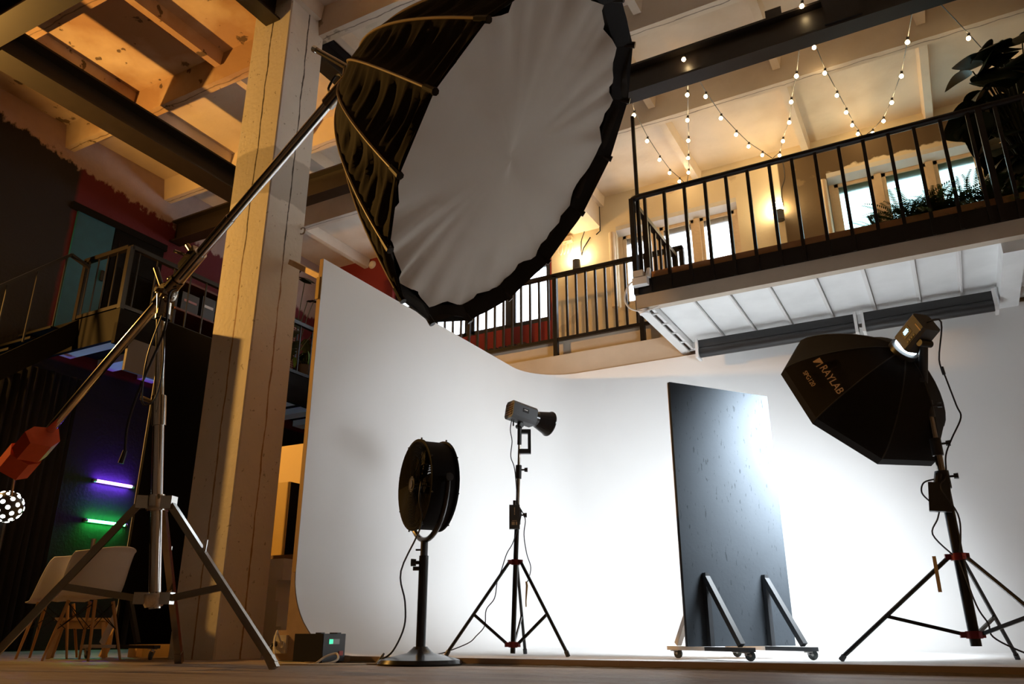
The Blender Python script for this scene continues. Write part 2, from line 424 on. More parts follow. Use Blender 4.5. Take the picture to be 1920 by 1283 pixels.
# ------------------------------------------------------------------ projecting balcony
bal = thing('balcony', 'projecting balcony with white panelled underside and black edge channel', 'balcony', (-.8, 8.2, 3.4))
BX0, BX1, BYF = -2.57, 3.6, 7.41
MB().box(BX0+.03, BX1, BYF+.06, 9.05, 3.66, 3.72).build('deck', 'floor_plank', bal)
MB().box(BX0, BX1, BYF, BYF+.035, 3.55, 3.72).build('edge_channel', 'rail_black', bal)
MB().box(BX0+.06, BX1, BYF+.05, BYF+.07, 3.72, 3.81).build('kick_board', 'floor_plank', bal)
fb = MB(); fb.box(BX0, BX1, BYF+.012, BYF+.03, 3.42, 3.55); fb.box(BX0, BX1, BYF+.012, BYF+.11, 3.40, 3.42)
fb.build('front_joist', 'beige_steel', bal)
sj = MB(); sj.box(BX0, BX0+.02, BYF+.03, 9.04, 3.40, 3.66); sj.box(BX0, BX0+.10, BYF+.03, 9.04, 3.38, 3.40); sj.box(BX0+.13, BX0+.16, BYF+.12, 9.0, 3.40, 3.52)
sj.build('side_joist', 'white_steel', bal)
for k in range(5): MB().box(BX0+.10, BX0+.17, 7.62+.33*k, 7.64+.33*k, 3.385, 3.40).build('cleat', 'white_steel', bal)
MB().box(BX0+.16, BX1, 8.90, 8.98, 3.39, 3.47).build('back_joist', 'white_steel', bal)
RX = [-2.41,-2.01,-1.64,-1.24,-.80,-.37,.06,.44,.80,1.22,1.64,2.06,2.48,2.90,3.32]
for i in range(len(RX)-1):
    MB().box(RX[i]+.012, RX[i+1]-.012, BYF+.11, 8.9, 3.47, 3.49).build('panel', 'white_paint', bal)
for x in RX[1:-1]:
    if abs(x-.80) < .01:
        MB().box(x-.05, x+.12, BYF+.11, 8.98, 3.30, 3.49).build('cross_beam', 'white_paint', bal)
    else:
        r_ = MB(); r_.box(x-.008, x+.008, BYF+.11, 8.98, 3.43, 3.49); r_.box(x-.03, x+.008, BYF+.11, 8.9, 3.462, 3.47); r_.build('rib', 'white_steel', bal)
front_rail = thing('balcony_railing', 'black railing along the long edge of the projecting balcony', 'railing', (BX0, BYF, 3.72), 'black iron railings')
def rp(pts): return spline(pts, 4)
MB().tube([(BX0, BYF+.14, 4.70)]+rp([(BX0, BYF+.12, 4.70), (BX0+.015, BYF+.035, 4.705), (BX0+.06, BYF+.01, 4.71), (BX0+.12, BYF, 4.71)])+[(BX1, BYF, 4.71)], .033, 10).build('top_rail', 'rail_black', front_rail)
pb = MB().bar((0,0,-.17), (0,0,.985), .032, .032, up=(1,0,0)).build('baluster', 'rail_black', front_rail, local=True)
x = -2.40; k = 0
while x < BX1:
    o = pb if k == 0 else inst(pb, front_rail)
    o.location = (x-BX0, -.004, 0); x += .2222; k += 1
for x in (BX0+.02, .80, 2.2): MB().bar((x, BYF, 3.55), (x, BYF, 4.70), .06, .05, up=(1,0,0)).build('post', 'rail_black', front_rail)
railing('balcony_side_railing', 'black railing along the short side of the projecting balcony', (BX0,7.55,0), (BX0,9.02,0), 4.70, 3.80, 3.72, .19, (1.45,), rb=.014)
hp = MB().cyl((-2.50, 7.46, 3.72), (-2.50, 7.46, 5.80), .022, n=10).build('hanger_rod', 'rail_black'); tag(hp, 'thin black rod hanging from steel beam to balcony corner', 'rod')

# ------------------------------------------------------------------ black steel beams under the ceiling
CY0_, CY1_ = 4.79, 5.30
bm_ = MB().ibeam((XL, 7.12, 5.80), (XR, 7.12, 5.80), .20, .36).build('steel_beam', 'black_steel'); tag(bm_, 'long black steel I-beam spanning the hall, carrying the bulb strings', 'beam')
lug = MB(); lug.prism([(-.86,7.02,6.16),(-.70,7.02,6.16),(-.70,7.02,6.25),(-.86,7.02,6.25)], (0,.012,0)); lug.build('lug', 'black_steel', bm_)
MB().box(-.32, .02, 7.0, 7.24, 5.83, 6.36).build('splice_plate', 'black_steel', bm_)
b2 = MB().ibeam((-7.92, 3.30, 5.80), (-7.92, 7.02, 5.80), .34, .34).build('steel_beam', 'black_steel'); tag(b2, 'black steel beam running beside the stained ceiling bays', 'beam')
b3 = MB().ibeam((XL, 3.14, 5.80), (XR, 3.14, 5.80), .26, .36).build('steel_beam', 'black_steel'); tag(b3, 'black steel beam crossing the stained bays towards the black painted wall', 'beam')
b4 = MB().ibeam((-5.55, 3.86, 6.36), (-5.55, CY0_-.005, 6.36), .20, .36).ibeam((-5.55, CY1_+.005, 6.36), (-5.55, 6.80, 6.36), .20, .36).build('steel_beam', 'black_steel'); tag(b4, 'black steel beam at the ceiling framing into the concrete column', 'beam')

# ------------------------------------------------------------------ concrete column
CX0, CX1, CY0, CY1 = -5.84, -5.30, 4.79, 5.30
c_ = .012
colm = MB().prism([(CX0+c_,CY0,0),(CX1-c_,CY0,0),(CX1,CY0+c_,0),(CX1,CY1-c_,0),(CX1-c_,CY1,0),(CX0+c_,CY1,0),(CX0,CY1-c_,0),(CX0,CY0+c_,0)], (0,0,ZC)).build('concrete_column', 'column')
tag(colm, 'square cream concrete column with dark cracks down its faces', 'column')
hk = MB().lathe((CX1+.02, CY1-.05, 4.0), (0,1,0), [(.035+.008*math.cos(2*PI*i/8), .008*math.sin(2*PI*i/8)) for i in range(9)], 16)
hk.build('hook', 'chrome_dull', colm)

# ------------------------------------------------------------------ cyclorama
CXL, CYB, CZ0, CZ1, RC, RF, CYF, CXR = -4.55, 8.95, .045, 3.335, .62, .60, 4.82, 4.0
cyc = thing('cyclorama', 'white cyclorama with curved corner, floor sweep and low platform', 'cyclorama', (-.4, 6.9, 0))
plan = [(CXL, CYF+(CYB-RC-CYF)*i/8, 1, 0) for i in range(8)]
for i in range(13):
    t = PI-PI/2*i/12; plan.append((CXL+RC+RC*math.cos(t), CYB-RC+RC*math.sin(t), -math.cos(t), -math.sin(t)))
plan += [(CXL+RC+(CXR-CXL-RC)*i/8, CYB, 0, -1) for i in range(1, 9)]
prof = [(0, CZ1), (0, 2.4), (0, 1.5), (0, CZ0+RF)]+[(RF-RF*math.cos(PI/2*i/12), CZ0+RF-RF*math.sin(PI/2*i/12)) for i in range(1, 13)]
rows = [[Vector((x+m*o, y+n*o, z)) for (x, y, m, n) in plan] for (o, z) in prof]
sf = MB().grid(rows)
fl = [(CXL+RF, CYF), (CXR, CYF), (CXR, CYB-RF)]
pts = [Vector((x, y, CZ0)) for x, y in fl]+[p.copy() for p in reversed(rows[-1])][:-1]
sf.add(pts, [tuple(range(len(pts)))])
sf.build('sweep', 'cyc_white', cyc, ang=50)
bk = MB().grid([[Vector((x-m*.04, y-n*.04, z)) for (x, y, m, n) in plan] for z in (CZ1, 0.0)])
bk.grid([[Vector((x, y, CZ1)) for (x, y, m, n) in plan], [Vector((x-m*.04, y-n*.04, CZ1)) for (x, y, m, n) in plan]])
bk.build('backing', 'ply_face', cyc)
ed = [(CXL-.04, CZ1), (CXL, CZ1)]+[(CXL+o, z) for (o, z) in prof[3:]]+[(CXL+RF, 0.0), (CXL-.04, 0)]
MB().prism([(CXL-.04, CYF-.004, CZ1), (CXL-.001, CYF-.004, CZ1), (CXL-.001, CYF-.004, CZ0+RF), (CXL-.04, CYF-.004, CZ0+RF)], (0, .03, 0)).build('wall_edge', 'ply_edge', cyc)
gs = [(CXL-.04, CYF-.004, 0), (CXL-.04, CYF-.004, CZ0+RF)]+[(CXL+o-.004, CYF-.004, z-.004) for (o, z) in prof[3:]]+[(CXL+RF, CYF-.004, 0)]
MB().prism(gs, (0, .03, 0)).build('gusset', 'ply_face', cyc)
for (a, b) in ((CXL+RF, -1.9), (-1.898, .5), (.502, CXR)):
    MB().box(a, b, CYF-.012, CYF+.03, 0, CZ0-.002).build('platform_edge', 'platform_edge', cyc)
MB().box(CXL-.15, CXL-.035, CYF+.0, CYF+.02, 0, .22).build('socket_board', 'ply_face', cyc)
MB().box(CXL-.055, CXL-.02, CYF-.012, CYF-.003, 2.95, 3.16).build('hinge_plate', 'gold_board', cyc)
tb_ = MB().bar((CXL-.05, CYF+.05, 3.18), (CX1+.045, 5.12, 3.59), .05, .05).build('timber_brace', 'timber'); tag(tb_, 'thin timber brace from the cyclorama edge to the concrete column', 'timber')
# ragged dark brown strip along the platform's foot on the hall floor
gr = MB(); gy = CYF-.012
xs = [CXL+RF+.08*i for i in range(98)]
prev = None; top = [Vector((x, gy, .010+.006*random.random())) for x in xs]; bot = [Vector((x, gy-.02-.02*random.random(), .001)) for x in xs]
gr.grid([top, bot]); gr.build('ragged_strip', 'strip_brown', cyc)

# ------------------------------------------------------------------ rolled backdrops under the balcony
def roller(xa, xb, label):
    t = thing('backdrop_roller', label, 'backdrop roller', ((xa+xb)/2, 8.68, 3.16), 'backdrop rollers')
    MB().cyl((xa, 8.68, 3.25), (xb, 8.68, 3.25), .062, n=16).build('tube', 'black_plastic', t)
    MB().box(xa, xb, 8.64, 8.66, 3.30, 3.39).build('valance', 'black_plastic', t)
    for x in (xa, xb-.03): MB().box(x, x+.03, 8.60, 8.76, 3.17, 3.40).build('bracket', 'white_steel', t)
    return t
roller(-2.30, -.56, 'black backdrop roller under the balcony, at the hanging rod end')
roller(-.52, .72, 'black backdrop roller under the balcony, behind the octagonal softbox head')

# ------------------------------------------------------------------ left gallery, stairs, doors
lg = thing('side_gallery', 'dark side gallery slab along the red wall with joists below', 'gallery', (-9.0, 7.9, 3.35))
MB().box(XL+.005, -8.3, 5.45, YB-.005, 3.66, 3.84).build('slab', 'dark_door', lg)
MB().box(-8.36, -8.3, 5.45, YB-.005, 3.40, 3.66).build('fascia', 'board_matte', lg)
MB().box(XL+.005, -8.36, 5.45, 5.50, 3.44, 3.66).build('end_fascia', 'dark_door', lg)
for k in range(8): MB().box(XL+.02, -8.37, 5.62+.62*k, 5.86+.62*k, 3.56, 3.66).build('joist', 'white_paint', lg)
MB().box(-8.29, -8.25, 5.60, 6.05, 3.10, 3.50).build('junction_plate', 'concrete_grey', lg)
railing('side_gallery_railing', 'black railing of the side gallery above the black board', (-8.33,5.47,0), (-8.33,9.1,0), 4.66, 3.88, 3.84, .26, (0, 1.8, 3.6), rb=.008)
railing('gallery_end_railing', 'dark railing across the end of the side gallery before the doors', (-9.2,5.47,0), (-8.36,5.47,0), 4.66, 3.88, 3.84, .18, (.02,), rb=.007)
stt = thing('staircase', 'dark steep stair along the black wall up to the side gallery', 'staircase', (-9.3, 4.0, 0))
for k in range(18):
    y = 5.38-.21*k; z = 3.84-.205*(k+1)
    MB().box(XL+.02, -9.12, y-.23, y, z, z+.03).build('tread', 'dark_door', stt)
MB().prism([(-9.12,5.45,3.84),(-9.12,5.45,3.50),(-9.12,1.45,-.0),(-9.12,1.25,-.0),(-9.12,1.25,.12)], (.04,0,0)).build('stringer', 'dark_door', stt)
MB().bar((-9.10,5.20,4.62), (-9.10,2.2,1.66), .05, .035).build('handrail', 'rail_black', stt)
MB().bar((-9.10,5.20,4.62), (-9.10,5.46,4.55), .05, .035).build('handrail', 'rail_black', stt)
for k in range(10):
    y = 5.16-.30*k; zt = 4.62-(5.20-y)*.987
    MB().bar((-9.10, y, zt-.93), (-9.10, y, zt), .018, .018, up=(1,0,0)).build('baluster', 'rail_black', stt)
d1 = struct(MB().box(XL, XL+.03, 5.56, 6.12, 3.84, 5.60).build('door_1', 'teal_door'), 'teal door leaf on the side gallery')
MB().box(XL, XL+.05, 5.46, 6.98, 5.60, 5.70).build('door_header', 'dark_door', d1)
MB().box(XL+.03, XL+.06, 6.03, 6.07, 4.75, 4.9).build('door_handle', 'black_gloss', d1)
d2 = struct(MB().box(XL, XL+.025, 6.14, 6.95, 3.84, 5.60).build('door_2', 'dark_door'), 'dark brown door beside the teal door')
for (y0, z0) in ((6.22,4.0),(6.58,4.0),(6.22,4.55),(6.58,4.55),(6.22,5.05),(6.58,5.05)):
    MB().box(XL+.025, XL+.035, y0, y0+.3, z0, z0+.42).build('door_panel', 'dark_door', d2)
cu = MB(); row0 = []; row1 = []
for i in range(61):
    y = 4.2+.03*i; dx = .05*math.sin(i*1.9)+.02*math.sin(i*.7); row0.append(Vector((XL+.12+dx, y, .02))); row1.append(Vector((XL+.12+dx*.6, y, min(3.3, 3.84-.976*(5.4-y)-.42))))
cu.grid([row0, row1]); cuo = cu.build('curtain', 'curtain'); tag(cuo, 'black pleated curtain hanging on the black wall under the stair', 'curtain')
cuo.modifiers.new('thickness', 'SOLIDIFY').thickness = .006
# shelf with cases on the side gallery
sh = thing('gallery_shelf', 'brown two-tier shelf against the red wall on the side gallery', 'shelf', (-9.45, 7.8, 3.84))
for z in (4.08, 4.55, 5.0): MB().box(-9.78, -9.25, 6.9, 8.25, z, z+.03).build('shelf_board', 'shelf_brown', sh)
for y in (6.92, 8.23): MB().box(-9.75, -9.28, y-.02, y+.02, 3.84, 5.03).build('upright', 'black_plastic', sh)
for (y0, y1, h, lab) in ((7.0,7.3,.28,'tall black equipment case at the near end of the gallery shelf'), (7.36,7.6,.34,'narrow black case with white lettering strip on gallery shelf'), (7.66,7.95,.18,'low black case at the far end of the gallery shelf')):
    t = thing('equipment_case', lab, 'case', (-9.45, (y0+y1)/2, 4.58), 'cases on the gallery shelf')
    MB().box(-9.65, -9.27, y0, y1, 4.58, 4.58+h).build('body', 'black_plastic', t)
    MB().box(-9.27, -9.262, y0+.04, y1-.04, 4.58+h*.5, 4.58+h*.62).build('latch_strip', 'mesh_wire' if y0 < 7.3 or y0 > 7.6 else 'white_steel', t)
ms = thing('mesh_screen', 'pinkish perforated mesh screen behind the side gallery railing', 'screen', (-8.55, 7.8, 3.84))
mw = MB()
for i in range(38):
    y = 7.35+.035*i
    mw.bar((-8.6, y, 3.9), (-8.6, y, 4.72), .012, .004, up=(1,0,0))
for i in range(24): mw.bar((-8.6, 7.33, 3.9+.035*i), (-8.6, 8.65, 3.9+.035*i), .004, .012)
mw.build('wire_mesh', 'mesh_wire', ms)
MB().bar((-8.6,7.33,3.84), (-8.6,7.33,4.75), .03, .03, up=(1,0,0)).build('frame_post', 'rail_black', ms)
MB().bar((-8.6,8.66,3.84), (-8.6,8.66,4.75), .03, .03, up=(1,0,0)).build('frame_post', 'rail_black', ms)

# tubes on the black wall
def tube_lamp(y0, y1, z, m, label):
    t = thing('tube_lamp', label, 'tube lamp', (XL+.05, (y0+y1)/2, z), 'coloured tube lamps')
    MB().box(XL, XL+.025, y0-.03, y1+.03, z-.02, z+.02).build('holder', 'black_plastic', t)
    g = MB().cyl((XL+.05, y0, z), (XL+.05, y1, z), .017, n=10).build('tube', m, t)
    for y in (y0, y1): MB().cyl((XL+.05, y-.03, z), (XL+.05, y+.005, z), .021, n=10).build('end_cap', 'screen_grey', t)
tube_lamp(6.50, 7.06, 2.07, 'tube_purple', 'glowing violet tube lamp on the black wall')
tube_lamp(6.474, 7.05, 1.557, 'tube_green', 'glowing green tube lamp on the black wall')

# ------------------------------------------------------------------ string lights
STR = [
 ((-2.43,7.2,5.96),(-2.73,10.42,6.57),[(-2.58,7.76,6.04),(-2.68,8.53,6.17),(-2.74,9.22,6.3),(-2.78,9.8,6.42),(-2.77,10.25,6.52)],'bulb string starting beside the thin black hanging rod'),
 ((-1.76,7.2,5.86),(-2.7,10.42,6.57),[(-1.87,7.56,5.94),(-2.06,8.22,6.08),(-2.23,8.85,6.22),(-2.4,9.43,6.34),(-2.56,10.0,6.47)],'five-bulb string sharing its wall end with the string by the rod'),
 ((-1.73,7.0,6.0),(-1.45,10.42,6.61),[(-1.74,7.02,5.99),(-1.74,7.89,6.09),(-1.72,8.52,6.18),(-1.67,9.12,6.29),(-1.62,9.64,6.4),(-1.53,10.12,6.51)],'bulb string from a lone bulb on the beam to the olive edge'),
 ((-.6,7.2,5.8),(-1.44,10.42,6.6),[(-.72,7.79,5.92),(-.88,8.46,6.08),(-1.0,9.06,6.21),(-1.18,9.69,6.37),(-1.32,10.26,6.52)],'bulb string from the middle of the beam slanting to the olive wall edge'),
 ((-.51,7.0,6.16),(-.24,10.42,6.57),[(-.50,7.0,6.14),(-.5,7.81,6.23),(-.47,8.41,6.3),(-.41,9.03,6.38),(-.36,9.55,6.45),(-.33,9.96,6.5),(-.29,10.27,6.54)],'bulb string starting at the splice plate of the beam'),
 ((.44,7.2,5.79),(-.23,10.42,6.57),[(.38,7.72,5.87),(.29,8.43,5.98),(.16,9.15,6.15),(.04,9.74,6.3),(-.11,10.2,6.45)],'bulb string dropping to the wall above the fern window'),
 ((.67,7.2,5.84),(1.66,10.42,6.79),[(.97,8.32,6.13),(1.18,9.06,6.33),(1.44,9.83,6.58)],'bulb string running into the dark broad-leaved plant')]
bulb0 = sock0 = None
for (p, q, bs, lab) in STR:
    t = thing('bulb_string', 'warm '+lab, 'string lights', p, 'warm bulb strings under the ceiling')
    MB().tube([Vector(p)]+[Vector(b)+Vector((.012,0,.055)) for b in bs]+[Vector(q)], .005, 5).build('wire', 'cable_black', t)
    for b in bs:
        if bulb0 is None:
            sock0 = MB().cyl((.006,0,.025), (.012,0,.062), .014, n=8).build('socket', 'black_plastic', t, local=True)
            bulb0 = MB().sph((0,0,0), .022, 12, 8).build('bulb', 'bulb_glass', t, local=True)
            s_, b_ = sock0, bulb0
        else:
            s_, b_ = inst(sock0, t), inst(bulb0, t)
        for o in (s_, b_): o.location = Vector(b)-Vector(p)

# ------------------------------------------------------------------ wall lamps
for (x, z, lab) in ((-4.54, 5.70, 'lit wall lamp with dark holder beside the red wall'), (-1.44, 5.74, 'lit wall lamp with dark holder at the olive wall edge')):
    t = thing('wall_lamp', lab, 'wall lamp', (x, 10.40, z-.16), 'lit wall lamps')
    MB().cyl((x, 10.40, z-.15), (x, 10.40, z), .062, n=16).build('holder', 'dark_grey', t)
    MB().lathe((x, 10.40, z), (0,0,1), [(0,.0),(.052,.0),(.055,.03),(.055,.11),(.045,.13),(0,.135)], 16).build('glass', 'sconce_glass', t)
    MB().box(x-.02, x+.02, 10.40, 10.5, z-.12, z-.08).build('arm', 'dark_grey', t)
    MB().tube(spline([(x+.05,10.49,z+.1),(x+.05,10.49,z+.35),(x+.12,10.49,z+.55),(x+.12,10.49,z+.82)], 4), .006, 5).build('wire', 'cable_black', t)
# radiator under the black framed window
ra = thing('radiator', 'dark cast-iron radiator under the black framed window', 'radiator', (-6.3, 10.3, 3.66))
for k in range(22):
    x = -7.2+.085*k
    MB().box(x, x+.05, 10.22, 10.38, 3.76, 4.42).build('column', 'radiator', ra)
for z in (3.80, 4.34): MB().cyl((-7.25,10.3,z), (-5.33,10.3,z), .025, n=8).build('header_pipe', 'radiator', ra)
for x in (-7.1, -5.45): MB().box(x, x+.05, 10.24, 10.36, 3.66, 3.8).build('foot', 'radiator', ra)
dt = MB().lathe((-8.7, 10.50, 6.62), (0,-1,0), [(0,.045),(.05,.045),(.075,.02),(.08,0)], 20).build('smoke_detector', 'socket_white'); tag(dt, 'round cream detector on the red wall below the ceiling', 'detector')
dt2 = MB().lathe((-2.98, 10.50, 6.60), (0,-1,0), [(0,.03),(.06,.03),(.085,.012),(.09,0)], 20).build('junction_cover', 'window_paint'); tag(dt2, 'round cream junction cover high on the cream wall', 'cover')
# conduit, junction box and loose wires on the cream wall
cw = thing('wall_wiring', 'dark conduit and loose white wires on the cream wall above lamp', 'wiring', (-4.4, 10.46, 5.9))
MB().tube([(-4.15,10.47,6.62),(-4.15,10.47,6.15),(-4.22,10.47,6.10)], .010, 6).build('conduit', 'rail_black', cw)
MB().tube([(-4.32,10.47,6.08),(-4.44,10.47,5.92),(-4.48,10.47,5.80)], .010, 6).build('conduit', 'rail_black', cw)
MB().box(-4.86, -4.62, 10.40, 10.5, 6.08, 6.16).build('junction_box', 'window_paint', cw)
for k in range(4):
    x = -4.84+.06*k
    MB().tube(spline([(x,10.44,6.08),(x-.03+.02*k,10.43,5.95),(x+.02,10.42,5.86),(x+.05,10.43,5.98),(x+.04,10.44,6.08)],4), .005, 5).build('loose_wire', 'white_steel', cw)
bc = MB().box(-5.4,-4.15,9.75,YB,6.22,6.75).build('trim_2', 'ceiling'); struct(bc, 'boxed concrete beam end over the red wall edge')

# ================================================================== big octagonal umbrella softbox on its boom
SC = 1.18
def scam(p): p = Vector(p); c = Vector((0,0,.2)); return c+(p-c)*SC
OC = scam((-1.411,2.684,2.14)); ON = Vector((.762,.192,-.619)).normalized(); OA = Vector((.244,-.970,0)).normalized(); OB = OA.cross(ON)*-1
OB = Vector((.600,.151,.786)).normalized()
OR, OPH, DEP = .813*SC, 6.413, 1.02*SC
def orim(k, s=0.0, rr=None, n=16):           # point on the dome: s = 0 rim .. 1 apex
    t = OPH-2*PI*k/n; r = OR*math.sqrt(max(0,1-s)) if rr is None else rr
    return OC-ON*(DEP*s)+(OA*math.cos(t)+OB*math.sin(t))*r
obx = thing('parabolic_softbox', 'huge parabolic softbox with brown pleated fabric and cream diffuser', 'softbox', OC-ON*DEP)
SS = [.985*(i/56) for i in range(57)]
for k in range(16):                          # sixteen fabric gores, slack and pleated between the ribs
    g = []
    for s in SS:
        row = []
        for j in range(13):
            u = j/12; a_ = orim(k, s); b_ = orim(k+1, s); p = a_.lerp(b_, u)
            rad = (p-(OC-ON*(DEP*s)))
            pl = .024*SC*math.sin(u*PI)**.6*(1-s)*(math.sin(s*95+k*2.1+2*math.sin(u*2.5+k))*.6+math.sin(s*41+k)*.7)
            sag = -.035*math.sin(u*PI)*math.sin(min(1,s*1.6)*PI)
            p = p+rad.normalized()*(pl+sag) if rad.length > .01 else p
            row.append(p)
        g.append(row)
    MB().grid(g).build('fabric_gore', 'octa_black', obx, ang=80)
for k in range(16):
    pr_ = [orim(k, s)+(orim(k, s)-(OC-ON*(DEP*s))).normalized()*.006 for s in SS[:-1]]
    rb_ = MB().tube(pr_, .007, 6).build('rib', 'octa_rib', obx)
    p0 = orim(k, 0); d_ = (p0-orim(k, .05)).normalized()
    MB().cyl(p0-d_*.075, p0+d_*.015, .016, .018, 8).build('rib_tip', 'rail_black', rb_)
# black hem round the rim
hem = MB()
for k in range(16):
    a_, b_ = orim(k), orim(k+1); c1 = (OC-a_).normalized(); c2 = (OC-b_).normalized()
    hem.add([a_+ON*.004, b_+ON*.004, b_+c2*.062-ON*.075, a_+c1*.062-ON*.075, a_-c1*.005-ON*.012, b_-c2*.005-ON*.012], [(0,1,2,3),(0,4,5,1)])
hem.build('hem', 'softbox_black', obx)
# cream front diffuser: slightly bellied cloth with gathered edge
rows = []
for i in range(15):
    q = i/14; row = []
    for j in range(128):
        t = OPH-2*PI*j/128; kk = (j/8) % 1
        poly = math.cos(PI/16)/math.cos((kk-.5)*PI/8)
        bite = 1-.030*q**6*(1-abs(kk-.5)*2)
        r = (OR-.060)*q*poly*bite
        wr = .008*q**6*math.sin(j*1.57+2*math.sin(j*.37))+.012*q**3*math.sin(j*.9+3*math.sin(j*.21))+.006*q**2*math.sin(j*.42+6*q)
        belly = -.05-.02*(1-q*q)+.012*math.sin(3*q+2*math.cos(t+1))*(1-q)
        row.append(OC+(OA*math.cos(t)+OB*math.sin(t))*r+ON*(belly+wr-.02))
    rows.append(row)
dfm = MB().grid(rows, closed=True); dfm.build('diffuser', 'diffuser', obx, ang=80)
MB().lathe(OC-ON*DEP, -ON, [(.0,-.05),(.10,-.05),(.10,.03),(.06,.05),(.0,.05)], 20).build('hub', 'black_plastic', obx)
MB().cyl(OC-ON*(DEP-.1), OC-ON*(DEP+.43), .017, n=10).build('mount_rod', 'chrome_dull', obx)
MB().cyl(OC-ON*(DEP+.42), OC-ON*(DEP+.45), .021, n=10).build('rod_cap', 'chrome', obx)

# ------------------------------------------------------------------ boom stand
bs_ = thing('boom_stand', 'tall chrome tripod boom stand carrying the huge softbox', 'boom stand', (-4.42, 3.47, 0))
PB, PT = Vector((-4.415,3.475,.36)), Vector((-4.555,3.272,2.40))
def pole(z): return PB+(PT-PB)*((z-PB.z)/(PT.z-PB.z))
MB().cyl(pole(.34), pole(1.62), .036, n=18).build('lower_pole', 'chrome', bs_)
MB().cyl(pole(1.58), pole(2.40), .030, n=18).build('upper_pole', 'chrome', bs_)
ck = MB().cyl(pole(1.48), pole(1.68), .046, n=18).build('pole_collar', 'chrome', bs_)
MB().cyl(pole(1.64)+V(-.04,-.02,0), pole(1.64)+V(-.11,-.06,.03), .012, .016, 8).build('clamp_knob', 'chrome_dull', ck)
HUB = pole(.98)
hb = MB(); hb.lathe(HUB-V(0,0,.05), PT-PB, [(0,0),(.055,0),(.06,.02),(.06,.08),(.055,.10),(0,.10)], 18)
FT = [Vector((-4.948,2.831,.012)), Vector((-3.618,3.718,.012)), Vector((-4.873,4.10,.012))]
for f in FT:
    d_ = Vector((f.x-HUB.x, f.y-HUB.y, 0)).normalized(); hb.obox(HUB+d_*.07, d_, d_.cross(V(0,0,1)), V(0,0,1), .05, .035, .04)
hb.build('leg_hub', 'chrome', bs_)
LH = pole(.40)
lh = MB(); lh.lathe(LH-V(0,0,.05), PT-PB, [(0,0),(.05,0),(.06,.02),(.06,.08),(0,.10)], 18)
for f in FT:
    d_ = Vector((f.x-LH.x, f.y-LH.y, 0)).normalized(); lh.obox(LH+d_*.07, d_, d_.cross(V(0,0,1)), V(0,0,1), .05, .025, .035)
lh.build('brace_hub', 'chrome', bs_)
for i, f in enumerate(FT):
    d_ = Vector((f.x-HUB.x, f.y-HUB.y, 0)).normalized(); p0 = HUB+d_*.10+V(0,0,-.01)
    lg_ = MB().bar(p0, f+V(0,0,.02), .042, .042).build('leg', 'chrome_dull', bs_)
    mid = p0.lerp(f, .53)
    MB().bar(LH+d_*.1, mid, .022, .04).build('brace', 'chrome_dull', lg_)
    MB().cyl(p0.lerp(f,.34)+V(0,0,.03), p0.lerp(f,.34)+V(0,0,.10), .010, .014, 8).build('lock_screw', 'chrome', lg_)
    dd = (f-p0).normalized(); MB().bar(f+V(0,0,.02)-dd*.05, f+V(0,0,.005)+dd*.015, .047, .047).build('foot_cap', 'chrome_dull', lg_)
# pivot head and boom
BU = Vector((-2.727,2.926,3.224)); BP = Vector((-4.529,3.294,2.415)); BD = (BU-BP).normalized()
SIDE = BD.cross(V(0,0,1)).normalized(); UPB = SIDE.cross(BD)
hd = MB(); hd.lathe(BP-SIDE*.055, SIDE, [(0,0),(.05,0),(.075,.012),(.085,.03),(.085,.05),(.075,.062),(.06,.07),(.06,.095),(.05,.105),(0,.105)], 24)
hd.cyl(BP-V(0,0,.04), BP-V(0,0,.20), .040, .046, 16); hd.cyl(BP-BD*.11, BP+BD*.15, .050, n=16); hd.cyl(BP-SIDE*.075, BP+SIDE*.085, .018, n=10)
for (q1, q2) in ((.09,.045), (-.07,.05), (.02,-.075)): hd.sph(BP+BD*q1+UPB*q2+SIDE*.02, .022, 10, 8)
hd.lathe(BP-V(0,0,.20), (0,0,1), [(0,0),(.05,0),(.052,.03),(.04,.04),(0,.04)], 16)
hd.build('pivot_head', 'chrome_dull', bs_)
MB().cyl(BP-SIDE*.05+V(-.10,0,.02), BP-SIDE*.05+V(-.20,-.03,.24), .014, .020, 10).build('lever', 'black_plastic', bs_)
cl = MB(); cl.obox(BP+BD*.30+UPB*.05-SIDE*.01, BD, SIDE, UPB, .10, .035, .05); cl.cyl(BP+BD*.34+UPB*.09, BP+BD*.30+UPB*.20, .012, .016, 8); cl.cyl(BP+BD*.26+UPB*.14-SIDE*.05, BP+BD*.26+UPB*.14+SIDE*.08, .012, .012, 8)
cl.build('boom_clamp', 'chrome_dull', bs_)
LE = BP-BD*2.38
MB().cyl(LE, BP+BD*.8, .034, n=18).build('boom_rear_tube', 'chrome', bs_)
MB().cyl(BP+BD*.42, BU+BD*.02, .030, n=18).build('boom_front_tube', 'chrome', bs_)
MB().cyl(BP+BD*.16, BP+BD*.44, .044, n=18).build('boom_sleeve', 'chrome', bs_)
tg = MB().cyl(BU-BD*.16, BU+BD*.08, .042, n=16).build('grip_head', 'chrome_dull', bs_)
MB().tube(spline([BU-BD*.10+UPB*.04, BU-BD*.12+UPB*.11, BU-BD*.04+UPB*.14, BU+UPB*.10, BU+UPB*.04],4), .008, 6).build('shackle', 'black_plastic', tg)
MB().bar(BU, OC-ON*(DEP+.16), .03, .03).build('spigot', 'chrome_dull', bs_)
MB().cyl(LE-BD*.03, LE+BD*.02, .045, n=14).build('end_stop', 'chrome', bs_)
MB().tube([LE, LE+V(0,0,-.10), LE+V(.01,0,-.22)], .012, 6).build('chain', 'chrome_dull', bs_)
